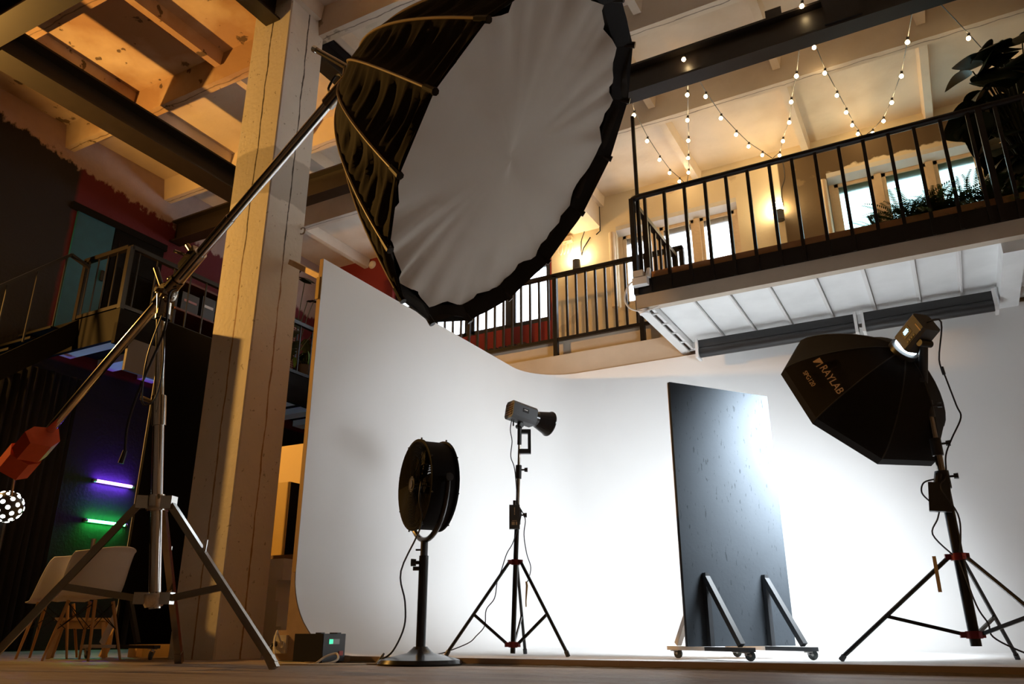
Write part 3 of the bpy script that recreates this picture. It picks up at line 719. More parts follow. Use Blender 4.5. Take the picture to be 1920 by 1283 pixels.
for (o_, lab) in ((.23, 'orange-red counterweight block at the very end of the boom'), (.49, 'orange-red counterweight block next to the bare boom tube')):
    t = thing('counterweight', lab, 'counterweight', LE+BD*o_-V(0,0,.12), 'orange boom counterweights')
    c0 = LE+BD*o_+SIDE*.05-UPB*.045; h_ = .118; tw = .35 if o_ < .3 else -.1; S2 = SIDE*math.cos(tw)+UPB*math.sin(tw); U2 = UPB*math.cos(tw)-SIDE*math.sin(tw)
    sec = [(-.12,.055),(.06,.055),(.13,-.0),(.10,-.10),(-.05,-.12),(-.12,-.06)]
    MB().prism([c0-BD*h_+S2*a_+U2*b_ for a_, b_ in sec], BD*(2*h_)).build('block', 'weight_orange', t, ang=20)
    MB().cyl(c0-SIDE*.10+UPB*.06-BD*.06, c0-SIDE*.17+UPB*.12-BD*.06, .010, n=8).build('screw', 'chrome', t)
    MB().obox(c0-SIDE*.02+UPB*.058, BD, SIDE, UPB, .06, .03, .006).build('slot', 'strap_tan', t)
cb = thing('hanging_cable', 'black power cable with plug dangling from the boom pivot', 'cable', (-4.53,3.2,1.19))
MB().tube(spline([BP+BD*.12-UPB*.06,(-4.43,3.24,2.36),(-4.43,3.25,2.12),(-4.47,3.21,1.85),(-4.50,3.18,1.66),(-4.52,3.16,1.44),(-4.515,3.17,1.27)],5), .008, 6).build('cord', 'cable_black', cb)
MB().cyl((-4.515,3.17,1.28), (-4.53,3.165,1.20), .014, .018, 8).build('plug', 'black_plastic', cb)
MB().tube(spline([(-4.43,3.25,2.10),(-4.40,3.26,1.8),(-4.42,3.25,1.62),(-4.47,3.2,1.60),(-4.48,3.19,1.9),(-4.44,3.22,2.2)],5), .006, 6).build('cord_loop', 'cable_black', cb)
MB().tube([BP+BD*.2-UPB*.05+SIDE*.02, BP+BD*1.0-UPB*.05+SIDE*.02, BP+BD*2.0-UPB*.06+SIDE*.02, BU-UPB*.06], .007, 6).build('boom_cord', 'cable_black', cb)

# ================================================================== pedestal fan
fan = thing('pedestal_fan', 'black industrial drum fan on a round pedestal base', 'fan', (-3.29, 4.60, 0))
FX, FY = -3.255, 4.68
MB().lathe((FX,FY,0), (0,0,1), [(0,.0),(.275,.0),(.285,.012),(.27,.035),(.16,.06),(.09,.075),(.06,.10),(.045,.115),(0,.115)], 40).build('base', 'black_gloss', fan)
MB().cyl((FX,FY,.10), (FX,FY,.70), .033, n=16).build('lower_tube', 'black_gloss', fan)
MB().cyl((FX,FY,.66), (FX,FY,.80), .026, n=16).build('upper_tube', 'black_plastic', fan)
kn = MB(); kn.cyl((FX,FY,.655), (FX-.05,FY-.03,.655), .012, n=8); kn.cyl((FX-.045,FY-.027,.655), (FX-.075,FY-.045,.655), .024, .026, 10); kn.cyl((FX,FY,.615), (FX-.06,FY-.04,.615), .014, n=8); kn.cyl((FX,FY,.74), (FX-.05,FY-.03,.74), .007, n=6)
kn.build('height_knob', 'black_plastic', fan)
FH = Vector((FX+.012, FY, 1.185)); FN = Vector((-.545,-.838,-.015)).normalized(); FS = FN.cross(V(0,0,1)).normalized(); FU = FS.cross(FN)
FR, FD = .308, .105
MB().lathe(FH, FN, [(FR-.006,-FD),(FR-.006,FD),(FR,FD),(FR+.012,FD-.004),(FR+.012,FD-.018),(FR,FD-.02),(FR,-FD+.02),(FR+.012,-FD+.018),(FR+.012,-FD+.004),(FR,-FD),(FR-.006,-FD)], 48).build('drum', 'fan_black', fan)
def grille(off, name):
    g = MB()
    for i in range(1, 26):
        r = .035+(FR-.035)*i/25; z = off*(FD+.02*(1-(r/FR)**2))
        n = 36; g.tube([FH+FN*z+(FS*math.cos(2*PI*k/n)+FU*math.sin(2*PI*k/n))*r for k in range(n+1)], .0024, 3, cap=False)
    for k in range(6):
        t = 2*PI*k/6+.2; e = FS*math.cos(t)+FU*math.sin(t)
        g.tube([FH+FN*off*(FD+.02)+e*.05, FH+FN*off*FD+e*FR], .003, 4)
    return g.build(name, 'fan_black', fan)
grille(1, 'front_grille'); grille(-1, 'rear_grille')
MB().lathe(FH+FN*(FD+.012), FN, [(0,.012),(.03,.014),(.032,.008),(.055,.008),(.058,0),(.04,-.01),(0,-.01)], 24).build('badge', 'black_plastic', fan)
MB().lathe(FH, FN, [(0,-.09),(.07,-.09),(.075,.0),(.05,.03),(0,.03)], 20).build('motor', 'black_plastic', fan)
for k in range(3):
    t0 = 2*PI*k/3+.5; rows = []
    for i in range(7):
        r = .06+.235*i/6; w = .42+.22*math.sin(PI*i/6)
        rows.append([FH+(FS*math.cos(t0+w*(j/6-.5)*2.2)+FU*math.sin(t0+w*(j/6-.5)*2.2))*r+FN*(.035*(j/6-.5)*(1.4-.5*i/6)+.02) for j in range(7)])
    b_ = MB().grid(rows).build('blade', 'fan_black', fan); b_.modifiers.new('thickness', 'SOLIDIFY').thickness = .003
yk = [FH+(FS*math.cos(t)*(FR+.045)+V(0,0,1)*math.sin(t)*(FR+.07)) for t in [PI+PI*i/20 for i in range(21)]]
MB().tube(yk, .019, 10).build('yoke', 'black_gloss', fan)
for s_ in (-1, 1): MB().cyl(FH+FS*s_*(FR-.01), FH+FS*s_*(FR+.075), .020, .028, 12).build('pivot_knob', 'black_plastic', fan)
sw = MB(); c0 = FH+FN*(FD-.02)-FS*.16+FU*.16; sw.obox(c0, FS, FU, FN, .035, .045, .02)
sw.build('switch_box', 'black_plastic', fan)
for k in range(8):
    t = 2*PI*k/8+.3; e = FS*math.cos(t)+FU*math.sin(t)
    for o_ in (FD-.01, -FD+.01): MB().cyl(FH+FN*o_+e*(FR+.008), FH+FN*o_+e*(FR+.024), .006, n=6).build('clip', 'black_plastic', fan)
fc = thing('fan_cable', 'dark cable running down from the fan to the floor', 'cable', (FX-.15, FY-.1, 0))
MB().tube(spline([c0+FU*.0, FH+FN*(FD+.02)-FS*.155-FU*.1, FH+FN*(FD)-FS*.15-FU*.30, (FX-.13,FY-.08,.60),(FX-.10,FY-.06,.40),(FX-.09,FY-.07,.24),(FX-.15,FY-.10,.09),(FX-.22,FY-.12,.04),(FX-.24,FY-.08,.07),(FX-.28,FY-.10,.012)],5), .006, 6).build('cord', 'cable_black', fc)

# ================================================================== light stands
def light_stand(name, label, base, lat, dep, r, phi, zc, zl, tops, zfoot, lean=V(0,0,0)):
    t = thing(name, label, 'light stand', base, 'black light stands with red collars')
    b = Vector(base); lat, dep = Vector(lat), Vector(dep)
    def ax(z): return Vector((b.x, b.y, z))+lean*(z-zl)
    z0 = zl-.06
    for i, (z1, rad, mt) in enumerate(tops):
        MB().cyl(ax(z0), ax(z1), rad, n=14).build('pole_section', mt, t); z0 = z1-.03
        if i < len(tops)-1:
            ck = MB().cyl(ax(z1-.07), ax(z1+.035), rad+.009, n=12); k_ = ck.build('collar', 'black_plastic', t)
            kk = MB(); kk.cyl(ax(z1)+lat*rad, ax(z1)+lat*(rad+.035), .007, n=6); kk.cyl(ax(z1)+lat*(rad+.03), ax(z1)+lat*(rad+.055), .016, .018, 8); kk.build('knob', 'black_plastic', k_)
    for (z, nm) in ((zc, 'upper_collar'), (zl, 'lower_collar')):
        u_ = MB(); u_.cyl(ax(z-.02), ax(z+.02), tops[0][1]+.014, n=14)
        for k in range(3):
            a_ = math.radians(phi+120*k); d_ = lat*math.sin(a_)+dep*math.cos(a_); u_.obox(ax(z)+d_*(tops[0][1]+.02), d_, d_.cross(V(0,0,1)), V(0,0,1), .022, .012, .016)
        u_.build(nm, 'red_collar', t)
    for k in range(3):
        a_ = math.radians(phi+120*k); d_ = lat*math.sin(a_)+dep*math.cos(a_); p0 = ax(zc)+d_*.05; f = Vector((b.x, b.y, zfoot+.012))+d_*r
        lg_ = MB().tube([p0, f], .0125, 8).build('leg', 'black_gloss', t)
        MB().bar(ax(zl)+d_*.04, p0.lerp(f, .58), .012, .02).build('brace', 'black_gloss', lg_)
        MB().cyl(f+(f-p0).normalized()*-.03, f+V(0,0,-.008), .016, n=8).build('foot_cap', 'dark_grey', lg_)
    return t, ax
LAT = V(math.cos(YAW), math.sin(YAW), 0); DPT = V(-math.sin(YAW), math.cos(YAW), 0)
sa, axa = light_stand('light_stand', 'black light stand with red collars holding the small strobe', (-2.969,5.439,CZ0), LAT, DPT, .50, 11, .70, .12, [(1.05,.019,'black_gloss'),(1.40,.015,'chrome_dull'),(1.64,.011,'chrome_dull')], CZ0, lean=V(.03,.017,0))
# strobe head with reflector
SP = axa(1.82)+V(.01,0,.03); SN = (LAT*.80+DPT*.52+V(0,0,-.16)).normalized(); SU = (V(0,0,1)-SN*SN.z).normalized(); SD = SN.cross(SU)
sth = thing('strobe_light', 'dark grey strobe head with flared metal reflector on stand', 'strobe', axa(1.62))
hw, hh, hl = .062, .072, .115
sec = [(-hw,-hh*.7),(-hw*.7,-hh),(hw*.7,-hh),(hw,-hh*.7),(hw,hh*.7),(hw*.7,hh),(-hw*.7,hh),(-hw,hh*.7)]
MB().prism([SP-SN*hl+SD*a_+SU*b_ for a_, b_ in sec], SN*(2*hl)).build('body', 'dark_grey', sth, ang=20)
rf = MB()
for i in range(5): rf.obox(SP-SN*(hl+.002)+SU*(-.04+.02*i), SD, SU, SN, .045, .005, .004)
rf.build('rear_vents', 'brown_card', sth)
MB().obox(SP+SD*.063+SU*.012, SN, SU, SD, .028, .016, .002).build('name_plate', 'black_gloss', sth)
MB().obox(SP+SD*.0655+SU*.016, SN, SU, SD, .016, .003, .001).build('name_print', 'socket_white', sth)
MB().obox(SP-SD*.063+SU*.012, SN, SU, SD, .028, .016, .002).build('name_plate', 'black_gloss', sth)
MB().lathe(SP+SN*hl, SN, [(.0,.0),(.062,.0),(.062,.03),(.066,.035),(.098,.15),(.104,.155),(.104,.162),(.095,.155),(.06,.04),(0,.035)], 32).build('reflector', 'black_gloss', sth)
yb_ = MB(); yb_.cyl(SP-SU*hh, SP-SU*(hh+.05)+V(0,0,-.0), .022, n=12); yb_.cyl(SP-SU*(hh+.03)-SD*.035, SP-SU*(hh+.03)+SD*.035, .018, n=12)
yb_.cyl(SP-SU*(hh+.03), axa(1.60), .017, n=12); yb_.cyl(SP-SU*(hh+.03)-LAT*.05, SP-SU*(hh+.0)-LAT*.055+V(0,0,.06), .006, n=6)
yb_.build('tilt_bracket', 'black_plastic', sth)
hg = MB(); hc0 = axa(1.62)+LAT*.045
for (du, dz, a_, b_) in ((0,.085,.045,.016), (0,-.075,.045,.018), (.033,.0,.012,.09)):
    hg.obox(hc0+LAT*du+V(0,0,dz), LAT, DPT, V(0,0,1), a_, .02, b_)
hg.build('handle', 'black_plastic', sth)
bp = thing('battery_pack', 'flat dark power pack hung on the strobe stand', 'power pack', axa(.93))
o0 = axa(1.03)-LAT*.02-DPT*.04
MB().obox(o0, LAT, DPT, V(0,0,1), .040, .022, .090).build('case', 'dark_grey', bp)
for (a_, b_, w_, h_) in ((0,.05,.003,.02),(.0,.02,.003,.006),(-.01,-.05,.012,.012),(.015,-.05,.006,.012),(0,-.03,.018,.002)):
    MB().obox(o0-DPT*.023+LAT*a_+V(0,0,b_), LAT, DPT, V(0,0,1), w_, .001, h_).build('print', 'gold_print', bp)
MB().cyl(o0+V(0,0,.09), o0+V(0,0,.125), .012, n=8).build('hook', 'black_plastic', bp)
sc_ = thing('strobe_cable', 'thin black cables looping down the strobe stand', 'cable', (-2.97,5.40,CZ0))
b0 = axa(.5)
def rel(l, z, d=-.03): return Vector((b0.x, b0.y, z))+LAT*l+DPT*d
MB().tube(spline([SP-SN*.08-SU*.07, SP-SN*.08-SU*.16, rel(-.02,1.62), rel(-.03,1.50), rel(.0,1.40), rel(.02,1.18), rel(.03,1.12), rel(.08,1.02), rel(.07,.90), rel(.09,.76), rel(.12,.66), rel(.10,.57), rel(.085,.555)],5), .004, 5).build('cord', 'cable_black', sc_)
MB().tube(spline([rel(.02,1.10), rel(.05,1.05), rel(-.01,.85), rel(-.06,.76), rel(-.10,.64), rel(-.13,.56), rel(-.15,.44), rel(-.21,.36), rel(-.22,.25), rel(-.28,.18), rel(-.34,.13), rel(-.50,.07), rel(-.58,.052)],5), .004, 5).build('cord', 'cable_black', sc_)
MB().tube([rel(.085,.56), rel(.09,.53), rel(.082,.42), rel(.083,.38)], [.007,.009,.005,.005], 6).build('strap', 'strap_tan', sc_)

s2, axb = light_stand('light_stand', 'black light stand with red collars under the octagonal softbox', (-.012,5.424,CZ0), V(1,0,0), V(0,1,0), .72, 17, .615, .19, [(1.08,.030,'black_gloss'),(1.28,.023,'chrome_dull'),(1.52,.019,'chrome_dull'),(1.70,.016,'chrome_dull')], CZ0, lean=V(-.012,0,0))
# octagonal softbox
QC = Vector((-.389,5.549,1.657)); QN = Vector((-.656,.583,-.479)).normalized(); QA = Vector((.665,.747,0)).normalized(); QB = Vector((-.358,.319,.878)).normalized()
QR, QPH, QD = .571, 2.015, .42
def qrim(k, s=0.0):
    t = QPH+2*PI*k/8; r = QR*(1-s**1.25)**.8+.075*s
    return QC-QN*(QD*s)+(QA*math.cos(t)+QB*math.sin(t))*r
ob = thing('octagonal_softbox', 'black octagonal softbox with gold lettering facing the white wall', 'softbox', QC-QN*QD)
SQ = [0,.12,.25,.4,.55,.7,.82,.92,1.0]
for k in range(8):
    g = []
    for s in SQ:
        a_, b_ = qrim(k, s), qrim(k+1, s); g.append([a_.lerp(b_, j/6)-((a_+b_)/2-(QC-QN*QD*s)).normalized()*(.018*math.sin(PI*j/6)*(1-s)*(s*3 if s < .33 else 1)) for j in range(7)])
    MB().grid(g).build('fabric_panel', 'softbox_black', ob, ang=60)
    MB().tube([qrim(k, s) for s in SQ], .0045, 5).build('rod_seam', 'softbox_grey', ob)
for k in range(8):                                  # front lip and hem
    a_, b_ = qrim(k), qrim(k+1)
    MB().add([a_, b_, b_+QN*.05, a_+QN*.05], [(0,1,2,3)]).build('front_lip', 'softbox_black', ob)
fd = MB(); pts = [qrim(k)*1.0 for k in range(8)]; ctr = QC
rows = [[QC+(p.lerp(q, j/4)-QC)*f+QN*.012 for p, q in zip(pts, pts[1:]+pts[:1]) for j in range(4)] for f in (.02,.4,.8,.985)]
fd.grid(rows, closed=True); fd.build('front_diffuser', 'octa_glow', ob)
AP = QC-QN*QD
MB().lathe(AP, -QN, [(.078,-.02),(.09,-.01),(.09,.025),(.07,.03),(.0,.03)], 24).build('speed_ring', 'black_plastic', ob)
# two vent flaps on the panels
def qpt(k, u, s, off=.006):
    a_, b_ = qrim(k, s), qrim(k+1, s); p = a_.lerp(b_, u); n = ((a_+b_)/2-(QC-QN*QD*s)).normalized()
    n = (n*.62-QN*.78).normalized(); return p+n*off, n
pf = MB()
for k_, nm in ((7, 'flap'),):
    q = [qpt(k_, u, s, .012)[0] for (u, s) in ((.3,.22),(.72,.22),(.68,.40),(.34,.40))]; pf.prism(q, QN*-.004)
pf.build('vent_flap', 'softbox_grey', ob)
# gold lettering on the panel
def lettering(text, k, u0, s0, u1, s1, size, parent):
    cu_ = bpy.data.curves.new('lettering', 'FONT'); cu_.body = text; cu_.size = size; cu_.align_x = 'LEFT'; cu_.align_y = 'BOTTOM'; cu_.extrude = .0006; cu_.offset = .0004
    tmp = bpy.data.objects.new('lettering_curve', cu_); COL.objects.link(tmp)
    dg = bpy.context.evaluated_depsgraph_get(); me = bpy.data.meshes.new_from_object(tmp.evaluated_get(dg)); COL.objects.unlink(tmp); bpy.data.objects.remove(tmp)
    o = bpy.data.objects.new('lettering', me); COL.objects.link(o); me.materials.clear(); me.materials.append(M['gold_print'])
    p0, n = qpt(k, u0, s0, .004); p1, _ = qpt(k, u1, s1, .004)
    up = (qrim(k, s0+.12).lerp(qrim(k+1, s0+.12), u0)-qrim(k, s0).lerp(qrim(k+1, s0), u0))
    ex = (p1-p0).normalized(); ez = ex.cross(up).normalized(); ey = ez.cross(ex)
    if (p0-QC).dot(ez) < 0: pass
    m = Matrix((ex, ey, ez)).transposed().to_4x4(); m.translation = p0+ez*(.012 if ez.dot(n) > 0 else -.012)-ROOT[parent]
    o.parent = parent; o.matrix_local = m; ROOT[o] = ROOT[parent]; return o, ex, ey, ez, p0
lettering('RAYLAB', 1, .30, .34, .80, .34, .066, ob)
_, ex, ey, ez, p0 = lettering('SPG120', 1, .25, .16, .7, .16, .040, ob)
# emblem: square with a cut triangle, before the word
e0, n0 = qpt(1, .13, .34, .016)
em = MB(); zz = ez*.002
em.prism([e0, e0+ex*.05, e0+ex*.05+ey*.048, e0+ey*.048], zz); em.build('emblem', 'gold_print', ob)
em = MB(); em.prism([e0+ex*.012+zz*1.5, e0+ex*.042+zz*1.5, e0+ex*.042+ey*.036+zz*1.5], zz); em.build('emblem_cut', 'softbox_black', ob)
# lamp head behind the softbox
LHN = -QN; hp0 = AP+LHN*.15; HU = (V(0,0,1)-LHN*LHN.z).normalized(); HS = LHN.cross(HU)
lh2 = thing('flash_lamp', 'black box-shaped flash head with blue display behind softbox', 'flash head', AP+LHN*.1-V(0,0,.1))
hw, hh, hl = .068, .075, .095
sec = [(-hw,-hh*.75),(-hw*.75,-hh),(hw*.75,-hh),(hw,-hh*.75),(hw,hh*.75),(hw*.75,hh),(-hw*.75,hh),(-hw,hh*.75)]
MB().prism([hp0-LHN*hl+HS*a_+HU*b_ for a_, b_ in sec], LHN*(2*hl)).build('body', 'dark_grey', lh2, ang=20)
MB().lathe(AP+LHN*.035, LHN, [(.0,-.0),(.072,.0),(.072,.02),(.0,.02)], 24).build('glow_ring', 'strobe_glow', lh2)
SSD = HS if (hp0+HS).x < (hp0-HS).x else -HS
scr = hp0+SSD*(hw+.001)+HU*.012-LHN*.01
MB().obox(scr, LHN, HU, SSD, .034, .028, .0015).build('display_frame', 'black_gloss', lh2)
for (a_, b_, w_, h_) in ((0,.013,.018,.004),(0,.003,.022,.003),(-.006,-.006,.014,.004),(.012,-.006,.004,.004)):
    MB().obox(scr+SSD*.002+LHN*a_+HU*b_, LHN, HU, SSD, w_, h_, .001).build('display', 'screen_blue', lh2)
for k in range(4): MB().obox(hp0+SSD*(hw+.001)-HU*.045+LHN*(-.04+.02*k), LHN, HU, SSD, .006, .006, .003).build('button', 'black_gloss', lh2)
MB().obox(hp0+SSD*(hw+.001)-HU*.03+LHN*.07, LHN, HU, SSD, .004, .03, .001).build('print', 'gold_print', lh2)
tb = MB(); j0 = axb(1.70); tb.cyl(j0-V(0,0,.03), hp0-HU*.07, .024, .028, 12); tb.cyl(hp0-HU*.09-HS*.045, hp0-HU*.09+HS*.045, .022, n=12); tb.obox(j0.lerp(hp0,.35)+V(-.055,-.02,-.05), V(1,0,0), V(0,1,0), V(0,0,1), .02, .02, .075); tb.obox(j0.lerp(hp0,.35)+V(-.03,-.01,.02), V(1,0,0), V(0,1,0), V(0,0,1), .035, .018, .014); tb.obox(j0.lerp(hp0,.35)+V(-.03,-.01,-.115), V(1,0,0), V(0,1,0), V(0,0,1), .035, .018, .012)
tb.build('tilt_bracket', 'black_plastic', lh2)
b2p = thing('battery_pack', 'black power pack hung on the stand of the octagonal softbox', 'power pack', axb(.86))
o1 = axb(.955)+V(-.035,-.045,0)
MB().obox(o1, V(1,0,-.12), V(0,1,0), V(.12,0,1), .058, .03, .085).build('case', 'black_plastic', b2p)
MB().cyl(o1+V(.0,0,.08), o1+V(.015,0,.14), .022, n=10).build('hook', 'black_plastic', b2p)
cc = thing('softbox_cable', 'black cable looping from flash head down the softbox stand', 'cable', axb(CZ0))
def rb2(l, z, d=-.03): q = axb(z); return Vector((q.x+l, q.y+d, z))
MB().tube(spline([hp0+LHN*.09, hp0+LHN*.15+V(.04,0,-.05), rb2(.11,1.80), rb2(.125,1.68), rb2(.15,1.5), rb2(.16,1.42), rb2(.09,1.30), rb2(.04,1.2), rb2(.02,1.08), rb2(-.02,1.0,-.1), rb2(.04,.85,-.06), rb2(.03,.72), rb2(.0,.62), rb2(-.03,.63), rb2(-.11,.745), rb2(-.07,.83), rb2(-.05,.88)],5), .005, 5).build('cord', 'cable_black', cc)
MB().cyl(rb2(.115,1.75), rb2(.12,1.70), .010, n=8).build('ferrite', 'black_plastic', cc)
MB().tube(spline([o1+V(-.05,-.02,-.03), o1+V(-.09,-.02,.03), o1+V(-.07,-.02,.09), o1+V(0,0,.11)],5), .005, 5).build('cord', 'cable_black', cc)
MB().tube(spline([rb2(.0,.60), rb2(.04,.35), rb2(.08,.25), rb2(.09,.18), rb2(.20,.11), rb2(.33,.06), rb2(.45,.051)],5), .005, 5).build('cord', 'cable_black', cc)
sp_ = MB(); a0 = rb2(-.125,.62,-.05)
for k in range(4): sp_.box(a0.x-.010, a0.x+.010, a0.y-.003, a0.y+.003, a0.z-.05*(k+1)+.006-.006, a0.z-.05*k)
sp_.build('strap', 'strap_tan', cc)

# ================================================================== rolling boards
def caster(parent, x, y, zt, zf, ang, name='caster'):
    c = MB(); r = .030; d = V(math.cos(ang), math.sin(ang), 0); n = V(-math.sin(ang), math.cos(ang), 0); w = Vector((x, y, zf+r))+d*.022
    c.box(x-.025, x+.025, y-.025, y+.025, zt-.006, zt); c.cyl((x,y,zt-.006), (x,y,zt-.02), .012, n=8)
    for s in (-1, 1): c.prism([Vector((x,y,zt-.016))+d*-.018+n*s*.016, Vector((x,y,zt-.016))+d*.018+n*s*.016, w+d*.008+n*s*.016, w-d*.010+n*s*.016], n*.003)
    o = c.build(name, 'caster_steel', parent)
    MB().lathe(w-n*.011, n, [(0,0),(.020,0),(r,.003),(r,.019),(.020,.022),(0,.022)], 16).build('wheel', 'caster_rubber', o)
    MB().cyl(w-n*.016, w+n*.016, .008, n=8).build('hub', 'caster_steel', o)
def rolling_board(name, label, p0, p1, z0, z1, zf, mtf, feet, white=True, th=.022, ext=.26, brh=.38, tri=.20):
    """board standing between ground points p0 and p1; feet = distances along it where a footed base sits"""
    p0, p1 = Vector((*p0,0)), Vector((*p1,0)); d = (p1-p0).normalized(); n = V(d.y, -d.x, 0)      # n: painted side
    t = thing(name, label, 'board', ((p0.x+p1.x)/2, (p0.y+p1.y)/2, zf), 'black boards on casters')
    L = (p1-p0).length
    MB().obox((p0+p1)/2+V(0,0,(z0+z1)/2), d, n, V(0,0,1), L/2, th/2, (z1-z0)/2).build('board', mtf, t)
    MB().obox((p0+p1)/2+V(0,0,(z0+z1)/2)-n*(th/2+.003), d, n, V(0,0,1), L/2, .003, (z1-z0)/2).build('white_side', 'wood_white', t)
    for s in feet:
        c = p0+d*s
        MB().obox(c+n*(ext/2)+V(0,0,z0-.014), n, d, V(0,0,1), ext/2+.0, .03, .012).build('foot', 'bracket_black', t)
        MB().obox(c-n*(ext/2)+V(0,0,z0-.014), n, d, V(0,0,1), ext/2+.0, .03, .012).build('foot', 'wood_white', t)
        for sg, mt in ((1, 'bracket_black'), (-1, 'wood_white')):
            b = MB(); m_ = n*sg; base = c+m_*(th/2+.006)
            b.bar(base+m_*.015+V(0,0,z0), base+m_*.015+V(0,0,z0+brh), .035, .03, up=d); b.bar(base+m_*.02+V(0,0,z0+brh-.03), base+m_*tri+V(0,0,z0+.01), .035, .035, up=d)
            b.build('bracket', mt, t)
            q = c+m_*(ext-.05); caster(t, q.x, q.y, z0-.027, zf, random.uniform(-1.2,.6))
    return t
rolling_board('rolling_board', 'tall charcoal board on casters standing on the white platform', (-1.573,5.113), (-1.06,5.80), .121, 1.82, CZ0, 'board_black', (.16,.64), ext=.40, brh=.44, tri=.30)
rolling_board('rolling_board', 'matte black board on casters behind the boom stand, beside the column', (-6.15,4.50), (-6.15,5.62), .11, 2.93, 0.0, 'board_matte', (.06,1.0), ext=.46, th=.03)

# ================================================================== chairs, stool, frame in the dark corner
def shell_chair(label, x, y, rz, zs=.475, arms=True, mt='shell_white'):
    t = thing('shell_chair', label, 'chair', (x, y, 0), 'white shell chairs'); t.rotation_euler = (0, 0, rz); t.scale = (.86, .86, 1.0)
    rows = []
    for i in range(19):
        s = i/18; row = []
        for j in range(56):
            ph = 2*PI*j/56; c, sn = math.cos(ph), math.sin(ph)          # +x is the front
            back = max(0, -c)**1.6; side = abs(sn)**2.2; front = max(0, c)**1.3
            aa = abs(math.atan2(sn, c)); q_ = min(1, max(0, (aa-.70)/.80)); q_ = q_*q_*(3-2*q_)
            h = (.33*q_+.05*back-.03*(1-q_)) if arms else (.40*back+.05*side-.035*front)
            a_ = .245+.035*side+.02*back+.03*front
            k = max(0,(s-.50)/.50); lift = k*k*(3-2*k) if k < 1 else 1
            r = a_*(min(s,.62)/.62*.80+(.20*(max(0,s-.62)/.38)))*(1+.10*back*k)
            row.append(Vector((c*r*1.0, sn*r*1.12, zs+h*lift-.03*(1-min(1,s/.5))*.6)))
        rows.append(row)
    o = MB().grid(rows, closed=True).build('shell', mt, t, local=True, ang=80)
    m_ = o.modifiers.new('thickness', 'SOLIDIFY'); m_.thickness = .008
    legs = [(.13,.15,.21,.25),(.13,-.15,.21,-.25),(-.12,.13,-.22,.23),(-.12,-.13,-.22,-.23)]
    for (a_, b_, c, d) in legs: MB().tube([(a_,b_,zs-.035),(c,d,.0)], [.017,.011], 10).build('leg', 'beech', t, local=True)
    w = MB()
    pt = lambda q, z: Vector((q[0]+(q[2]-q[0])*(1-z/(zs-.035)), q[1]+(q[3]-q[1])*(1-z/(zs-.035)), z))
    for a_, b_ in ((0,1),(2,3),(0,2),(1,3)):
        w.tube([pt(legs[a_],zs-.05), pt(legs[b_],.22)], .004, 5); w.tube([pt(legs[b_],zs-.05), pt(legs[a_],.22)], .004, 5)
    w.build('wire_brace', 'rail_black', t, local=True)
    return t
shell_chair('white tub chair on wooden legs, its hollow side open to the black wall', -6.86, 4.42, math.radians(225))
shell_chair('white tub chair on wooden legs, its rounded back next to the black board', -6.13, 4.24, math.radians(200))
rb0 = Vector((-6.40,5.15,0)); rbx = V(.82,.57,0)
rbt = thing('round_top_board', 'cream round-topped board propped up beside the black board', 'board', rb0+V(0,0,.0))
MB().prism([rb0+rbx*(.26*math.cos(PI*i_/16))+V(0,0,.82+.27*math.sin(PI*i_/16)) for i_ in range(17)]+[rb0-rbx*.26, rb0+rbx*.26], V(-.01,.018,0)).build('panel', 'gold_plain', rbt, ang=30)
MB().bar(rb0+V(-.02,.05,.7), rb0+V(-.1,.3,0), .03, .03).build('prop', 'pale_wood', rbt)
stl = thing('step_stool', 'pale wooden step stool behind the tub chair legs', 'stool', (-6.75, 4.62, 0))
q0 = Vector((-6.75,4.62,0)); ux = V(.62,.78,0).normalized(); uy = V(-ux.y,ux.x,0)
MB().obox(q0+V(0,0,.31), ux, uy, V(0,0,1), .21, .15, .012).build('top', 'pale_wood', stl)
for s in (-1, 1):
    MB().obox(q0+uy*s*.12+V(0,0,.265), ux, uy, V(0,0,1), .18, .010, .032).build('apron', 'pale_wood', stl)
    for r_ in (-1, 1): MB().bar(q0+ux*s*.16+uy*r_*.11+V(0,0,.298), q0+ux*s*.21+uy*r_*.14, .055, .03, up=ux).build('leg', 'pale_wood', stl)
eb = thing('easel_board', 'leaning pale wooden easel frame beside the black board', 'easel', (-6.6,4.95,0))
MB().bar((-6.50,5.02,0), (-6.62,5.12,.80), .06, .025, up=(1,0,0)).build('leg', 'pale_wood', eb); MB().bar((-6.75,4.85,0), (-6.63,5.1,.80), .06, .025, up=(1,0,0)).build('leg', 'pale_wood', eb)
MB().bar((-6.80,4.86,.28), (-6.45,5.08,.28), .03, .06).build('rail', 'pale_wood', eb)
cf = thing('coral_frame', 'coral red metal bench frame behind the black board foot', 'frame', (-6.9,5.9,0))
for (x, y) in ((-7.2,5.7),(-6.55,5.7),(-7.2,6.1),(-6.55,6.1)): MB().bar((x,y,0), (x,y,.66), .03, .03, up=(1,0,0)).build('leg', 'coral', cf)
for z in (.05, .64):
    for y in (5.7, 6.1): MB().bar((-7.2,y,z), (-6.55,y,z), .03, .03).build('rail', 'coral', cf)
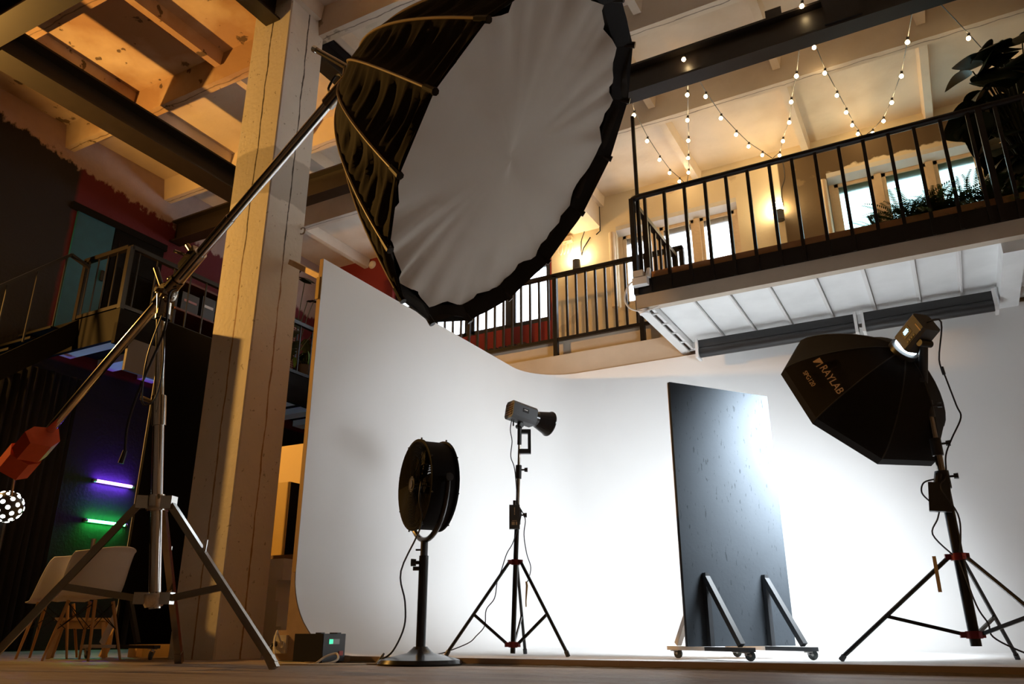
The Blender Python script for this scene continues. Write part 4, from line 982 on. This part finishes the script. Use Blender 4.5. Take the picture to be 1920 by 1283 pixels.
# disco ball lamp
db = thing('disco_lamp', 'black ball lamp studded with bright white lenses', 'lamp', (-6.99,3.90,.95))
bc_ = Vector((-6.99,3.90,1.20)); BR = .128
MB().sph(bc_, BR, 28, 16).build('ball', 'black_plastic', db)
l0 = None
for i in range(46):
    z = 1-2*(i+.5)/46; th_ = PI*(3-5**.5)*i; e = Vector((math.cos(th_)*math.sqrt(1-z*z), math.sin(th_)*math.sqrt(1-z*z), z))
    if l0 is None: l0 = MB().lathe((0,0,0), (0,0,1), [(.0185,-.004),(.0185,.002),(.012,.005),(0,.006)], 10).build('lens', 'disco_lens', db, local=True); o = l0
    else: o = inst(l0, db)
    o.location = bc_+e*BR-ROOT[db]; o.rotation_mode = 'QUATERNION'; o.rotation_quaternion = e.to_track_quat('Z', 'Y')
MB().cyl((-6.99,3.90,0), (-6.99,3.90,1.06), .022, n=10).build('stem', 'black_plastic', db); MB().lathe((-6.99,3.90,0), (0,0,1), [(0,0),(.14,0),(.14,.015),(0,.03)], 20).build('base', 'black_plastic', db)

# ================================================================== boxes and boards between column and cyclorama
def carton(label, x0, x1, y0, y1, z0, z1):
    t = thing('white_carton', label, 'box', ((x0+x1)/2, (y0+y1)/2, z0), 'white cartons stacked by the column')
    MB().box(x0, x1, y0, y1, z0, z1-.004).build('body', 'cardboard_white', t)
    MB().box(x0-.004, x1+.004, y0-.004, y1+.004, z1-.06, z1).build('lid', 'cardboard_white', t)
carton('bottom white carton of the stack on the floor behind the column', -6.02,-5.52,5.72,6.25,0,.255)
carton('large white carton second from the floor in the stack', -6.02,-5.60,5.74,6.25,.255,.478)
carton('white carton third from the floor in the stack', -6.0,-5.66,5.76,6.2,.478,.668)
carton('topmost white carton of the stack under the gold-faced cube', -6.0,-5.60,5.76,6.2,.668,.86)
gc = thing('gold_cube', 'black display cube with a gold front on the carton stack', 'display cube', (-6.0,6.1,.86))
MB().box(-6.25,-5.60,5.86,6.4,.86,.905).build('base_board', 'brown_card', gc)
MB().box(-6.35,-5.76,5.92,6.4,.905,1.62).build('body', 'board_matte', gc); MB().box(-6.35,-5.76,5.905,5.92,.905,1.62).build('gold_face', 'gold_board', gc)
gp = thing('gold_backdrop', 'large plain gold panel leaning behind the gold-faced cube', 'backdrop', (-6.2,6.7,0))
MB().prism([(-7.0,6.60,0),(-5.55,6.60,0),(-5.55,6.72,2.24),(-7.0,6.72,2.24)], (0,.03,0)).build('sheet', 'gold_plain', gp)
MB().prism([(-7.0,6.635,0),(-6.95,6.635,0),(-6.95,6.755,2.24),(-7.0,6.755,2.24)], (0,.03,0)).build('stiffener', 'timber', gp)
so2 = thing('wall_socket', 'cream double socket with black plug on the plywood side', 'socket', (-4.62,4.80,.05))
MB().box(-4.69,-4.56,4.792,4.819,.055,.185).build('plate', 'socket_white', so2)
for x in (-4.655,-4.595): MB().lathe((x,4.793,.12), (0,-1,0), [(0,.004),(.02,.004),(.024,.010),(.026,.0)], 16).build('outlet', 'socket_white', so2)
MB().cyl((-4.655,4.79,.12), (-4.66,4.75,.115), .017, .012, 10).build('plug', 'black_plastic', so2)
MB().tube(spline([(-4.66,4.75,.115),(-4.67,4.73,.07),(-4.67,4.71,.02),(-4.55,4.68,.008),(-4.28,4.70,.008)],5), .005, 5).build('plug_cord', 'cable_black', so2)
up_ = thing('voltage_stabiliser', 'black voltage stabiliser box with small green display', 'power unit', (-4.20,4.62,0))
UX0, UX1, UY0, UY1 = -4.26, -4.00, 4.56, 4.80
MB().box(UX0, UX1, UY0, UY1, .012, .195).build('case', 'black_plastic', up_)
MB().box(UX1, UX1+.006, UY0+.004, UY1-.004, .014, .193).build('front_panel', 'dark_grey', up_)
MB().box(UX1+.006, UX1+.009, UY0+.06, UY0+.17, .125, .16).build('display_window', 'screen_grey', up_)
MB().box(UX1+.009, UX1+.010, UY0+.06, UY0+.10, .128, .158).build('display', 'screen_green', up_)
MB().box(UX1+.006, UX1+.014, UY0+.17, UY0+.21, .05, .08).build('rocker_switch', 'switch_red', up_)
for (a_, b_) in ((UX0+.12,UX0+.17),(UX0+.25,UX0+.32)): MB().box(a_, b_, UY0+.08, UY0+.12, .195, .203).build('handle_lug', 'black_plastic', up_)
for (x, y) in ((UX0+.03,UY0+.03),(UX1-.03,UY0+.03),(UX0+.03,UY1-.03),(UX1-.03,UY1-.03)): MB().cyl((x,y,0), (x,y,.013), .012, n=8).build('foot', 'black_plastic', up_)
wc = MB().tube(spline([(-4.595,4.785,.12),(-4.60,4.74,.20),(-4.57,4.70,.21),(-4.53,4.64,.14),(-4.42,4.54,.07),(-4.32,4.46,.012),(-4.1,4.46,.006),(-3.92,4.40,.006),(-3.86,4.44,.05),(-3.80,4.48,.07),(-3.76,4.44,.03),(-3.84,4.36,.006),(-4.1,4.25,.006),(-3.85,4.30,.006),(-3.65,4.46,.006),(-3.52,4.62,.006)],6), .007, 6).build('white_cable', 'cable_white'); tag(wc, 'pale cable looping over the floor from the socket to the fan', 'cable')
pbx = MB().box(-3.62,-3.50,4.70,4.76,0,.03).build('wood_block', 'timber'); tag(pbx, 'small wooden block on the floor beside the fan base', 'block')

# white floodlight on the balcony corner
fl_ = thing('floodlight', 'white floodlight with coiled cable on the balcony corner', 'floodlight', (-2.48,7.38,3.55))
MB().box(-2.56,-2.40,7.30,7.38,3.62,3.70).build('head', 'white_steel', fl_)
MB().box(-2.54,-2.44,7.30,7.36,3.71,3.78).build('bracket', 'socket_white', fl_)
MB().prism([(-2.43,7.33,3.70),(-2.38,7.33,3.70),(-2.37,7.33,3.80),(-2.40,7.33,3.80)], (0,.05,0)).build('shade', 'white_steel', fl_)
MB().tube(spline([(-2.50,7.34,3.70),(-2.62,7.36,3.66),(-2.68,7.38,3.52),(-2.62,7.39,3.40),(-2.48,7.42,3.36),(-2.34,7.46,3.40)],5), .010, 6).build('cable', 'white_steel', fl_)
MB().lathe((-2.50,7.46,3.385), (0,0,-1), [(0,.05),(.05,.045),(.06,.0)], 16).build('junction_dome', 'white_steel', fl_)

# ================================================================== plants
def frond_mesh(L, n, w, droop):
    m = MB(); pts = [Vector((L*t, 0, L*(.75*t-droop*t*t))) for t in [i/n for i in range(n+1)]]
    m.tube(pts, [.003*(1-.8*i/n) for i in range(n+1)], 3, cap=False)
    for i in range(1, n+1):
        p = pts[i]; d = (pts[i]-pts[i-1]).normalized(); ll = 1.1*w*math.sin(PI*min(1,.15+.85*(1-i/n*.92)))
        for s in (-1, 1):
            e = (V(0,s,0)+d*.35+V(0,0,-.15)).normalized()
            m.add([p-d*.007, p+e*ll*.5-d*.008, p+e*ll, p+e*ll*.5+d*.008], [(0,1,2,3)])
    return m
FM = None
def fern(x, y, z, label, nf, L):
    global FM
    t = thing('fern', label, 'fern', (x, y, z), 'ferns along the balcony window')
    MB().lathe((x,y,z), (0,0,1), [(0,0),(.07,0),(.095,.13),(.085,.13),(.075,.11),(0,.11)], 16).build('pot', 'pot', t)
    for i in range(nf):
        if FM is None:
            FM = [frond_mesh(.5, 26, .075, .75).build('frond', 'fern', t, local=True), frond_mesh(.45, 24, .07, .5).build('frond', 'fern', t, local=True)]
            for o in FM: o.location = (0,0,.11)
        o = inst(FM[i % 2], t, (0,0,.11), (random.uniform(-.15,.15), random.uniform(-.5,.3), 2*PI*i/nf+random.uniform(-.3,.3)), L*random.uniform(.7,1.15)/.5)
fern(-.18,7.78,3.72,'small trailing fern at the open end of the fern row', 38, .36)
fern(.08,7.80,3.72,'bushy arching fern, biggest of the row behind the balusters', 64, .52)
fern(.36,7.80,3.72,'upright fern beside the biggest fern on the balcony', 60, .50)
fern(.62,7.82,3.72,'fern close to the thick balcony post', 50, .46)
fern(.95,7.86,3.72,'fern at the foot of the dark broad-leaved plant', 46, .46)
def leaf_mesh(L, W, notch):
    m = MB(); n = 12; left = []; right = []; mid = []
    for i in range(n+1):
        t = i/n; w = W*math.sin(PI*min(1,t**.75))**.8*(1 if not notch or i % 3 else .55)
        z = .10*L*math.sin(PI*t)-.25*L*t*t
        mid.append(Vector((L*t,0,z))); left.append(Vector((L*(t-.06*notch),w,z-.06*w))); right.append(Vector((L*(t-.06*notch),-w,z-.06*w)))
    m.grid([left, mid, right]); return m
LM = {}
def broad_plant(name, label, x, y, z, leaves, mt, L, W, notch, pot=True, stems=True):
    t = thing(name, label, 'plant', (x, y, z), 'broad-leaved plants')
    if pot: MB().lathe((x,y,z), (0,0,1), [(0,0),(.11,0),(.14,.24),(.125,.24),(.11,.2),(0,.2)], 18).build('pot', 'pot', t)
    key = (mt, notch)
    st = MB()
    for (dx, dy, dz, az, tilt, sc) in leaves:
        if key not in LM: LM[key] = leaf_mesh(L, W, notch).build('leaf', mt, t, local=True); o = LM[key]
        else: o = inst(LM[key], t)
        o.location = (dx, dy, dz); o.rotation_euler = (random.uniform(-.4,.4), tilt, az); o.scale = (sc,)*3
        st.tube(spline([(x, y, z+.15), (x+dx*.5, y+dy*.5, z+dz*.6+.1), (x+dx, y+dy, z+dz)], 4), .007, 5)
    st.build('stems', 'stem', t); return t
lv = []
for i in range(90):
    a_ = random.uniform(0, 2*PI); h = random.uniform(.25, 1.95); r = random.uniform(.1,.36)*(1.1-abs(h-1.3)*.35)
    lv.append((r*math.cos(a_), r*math.sin(a_)*.7, h, a_+random.uniform(-.5,.5), random.uniform(-.1,.9), random.uniform(.8,1.3)))
lv += [(-.33,-.1,1.72,2.9,.1,.9), (-.22,-.1,1.5,3.4,1.0,1.0), (-.30,-.05,1.25,2.6,.7,1.1), (-.12,-.15,1.05,3.2,.4,.9)]
broad_plant('broad_leaved_plant', 'tall dark broad-leaved plant crowding the end of the balcony', 1.22, 8.0, 3.72, lv, 'leaf_dark', .32, .16, 0)
lv = []
for i in range(22):
    a_ = random.uniform(0, 2*PI); h = random.uniform(.25, 1.9); r = random.uniform(.1,.4)
    lv.append((r*math.cos(a_), r*math.sin(a_), h, a_, random.uniform(0,1.2), random.uniform(.7,1.2)))
broad_plant('split_leaf_plant', 'shadowy split-leaved plant on the side gallery by the cyclorama edge', -8.75, 8.75, 3.84, lv, 'leaf_dark', .34, .15, 1)
pl = broad_plant('bright_leaf_plant', 'pale green leafy cutting at the side gallery railing', -8.45, 8.75, 3.84, [(.03,.0,.50,.6,1.4,.9),(.05,.25,.42,1.0,1.2,.6),(-.05,-.2,.35,2.0,1.0,.5)], 'leaf_bright', .34, .06, 0)
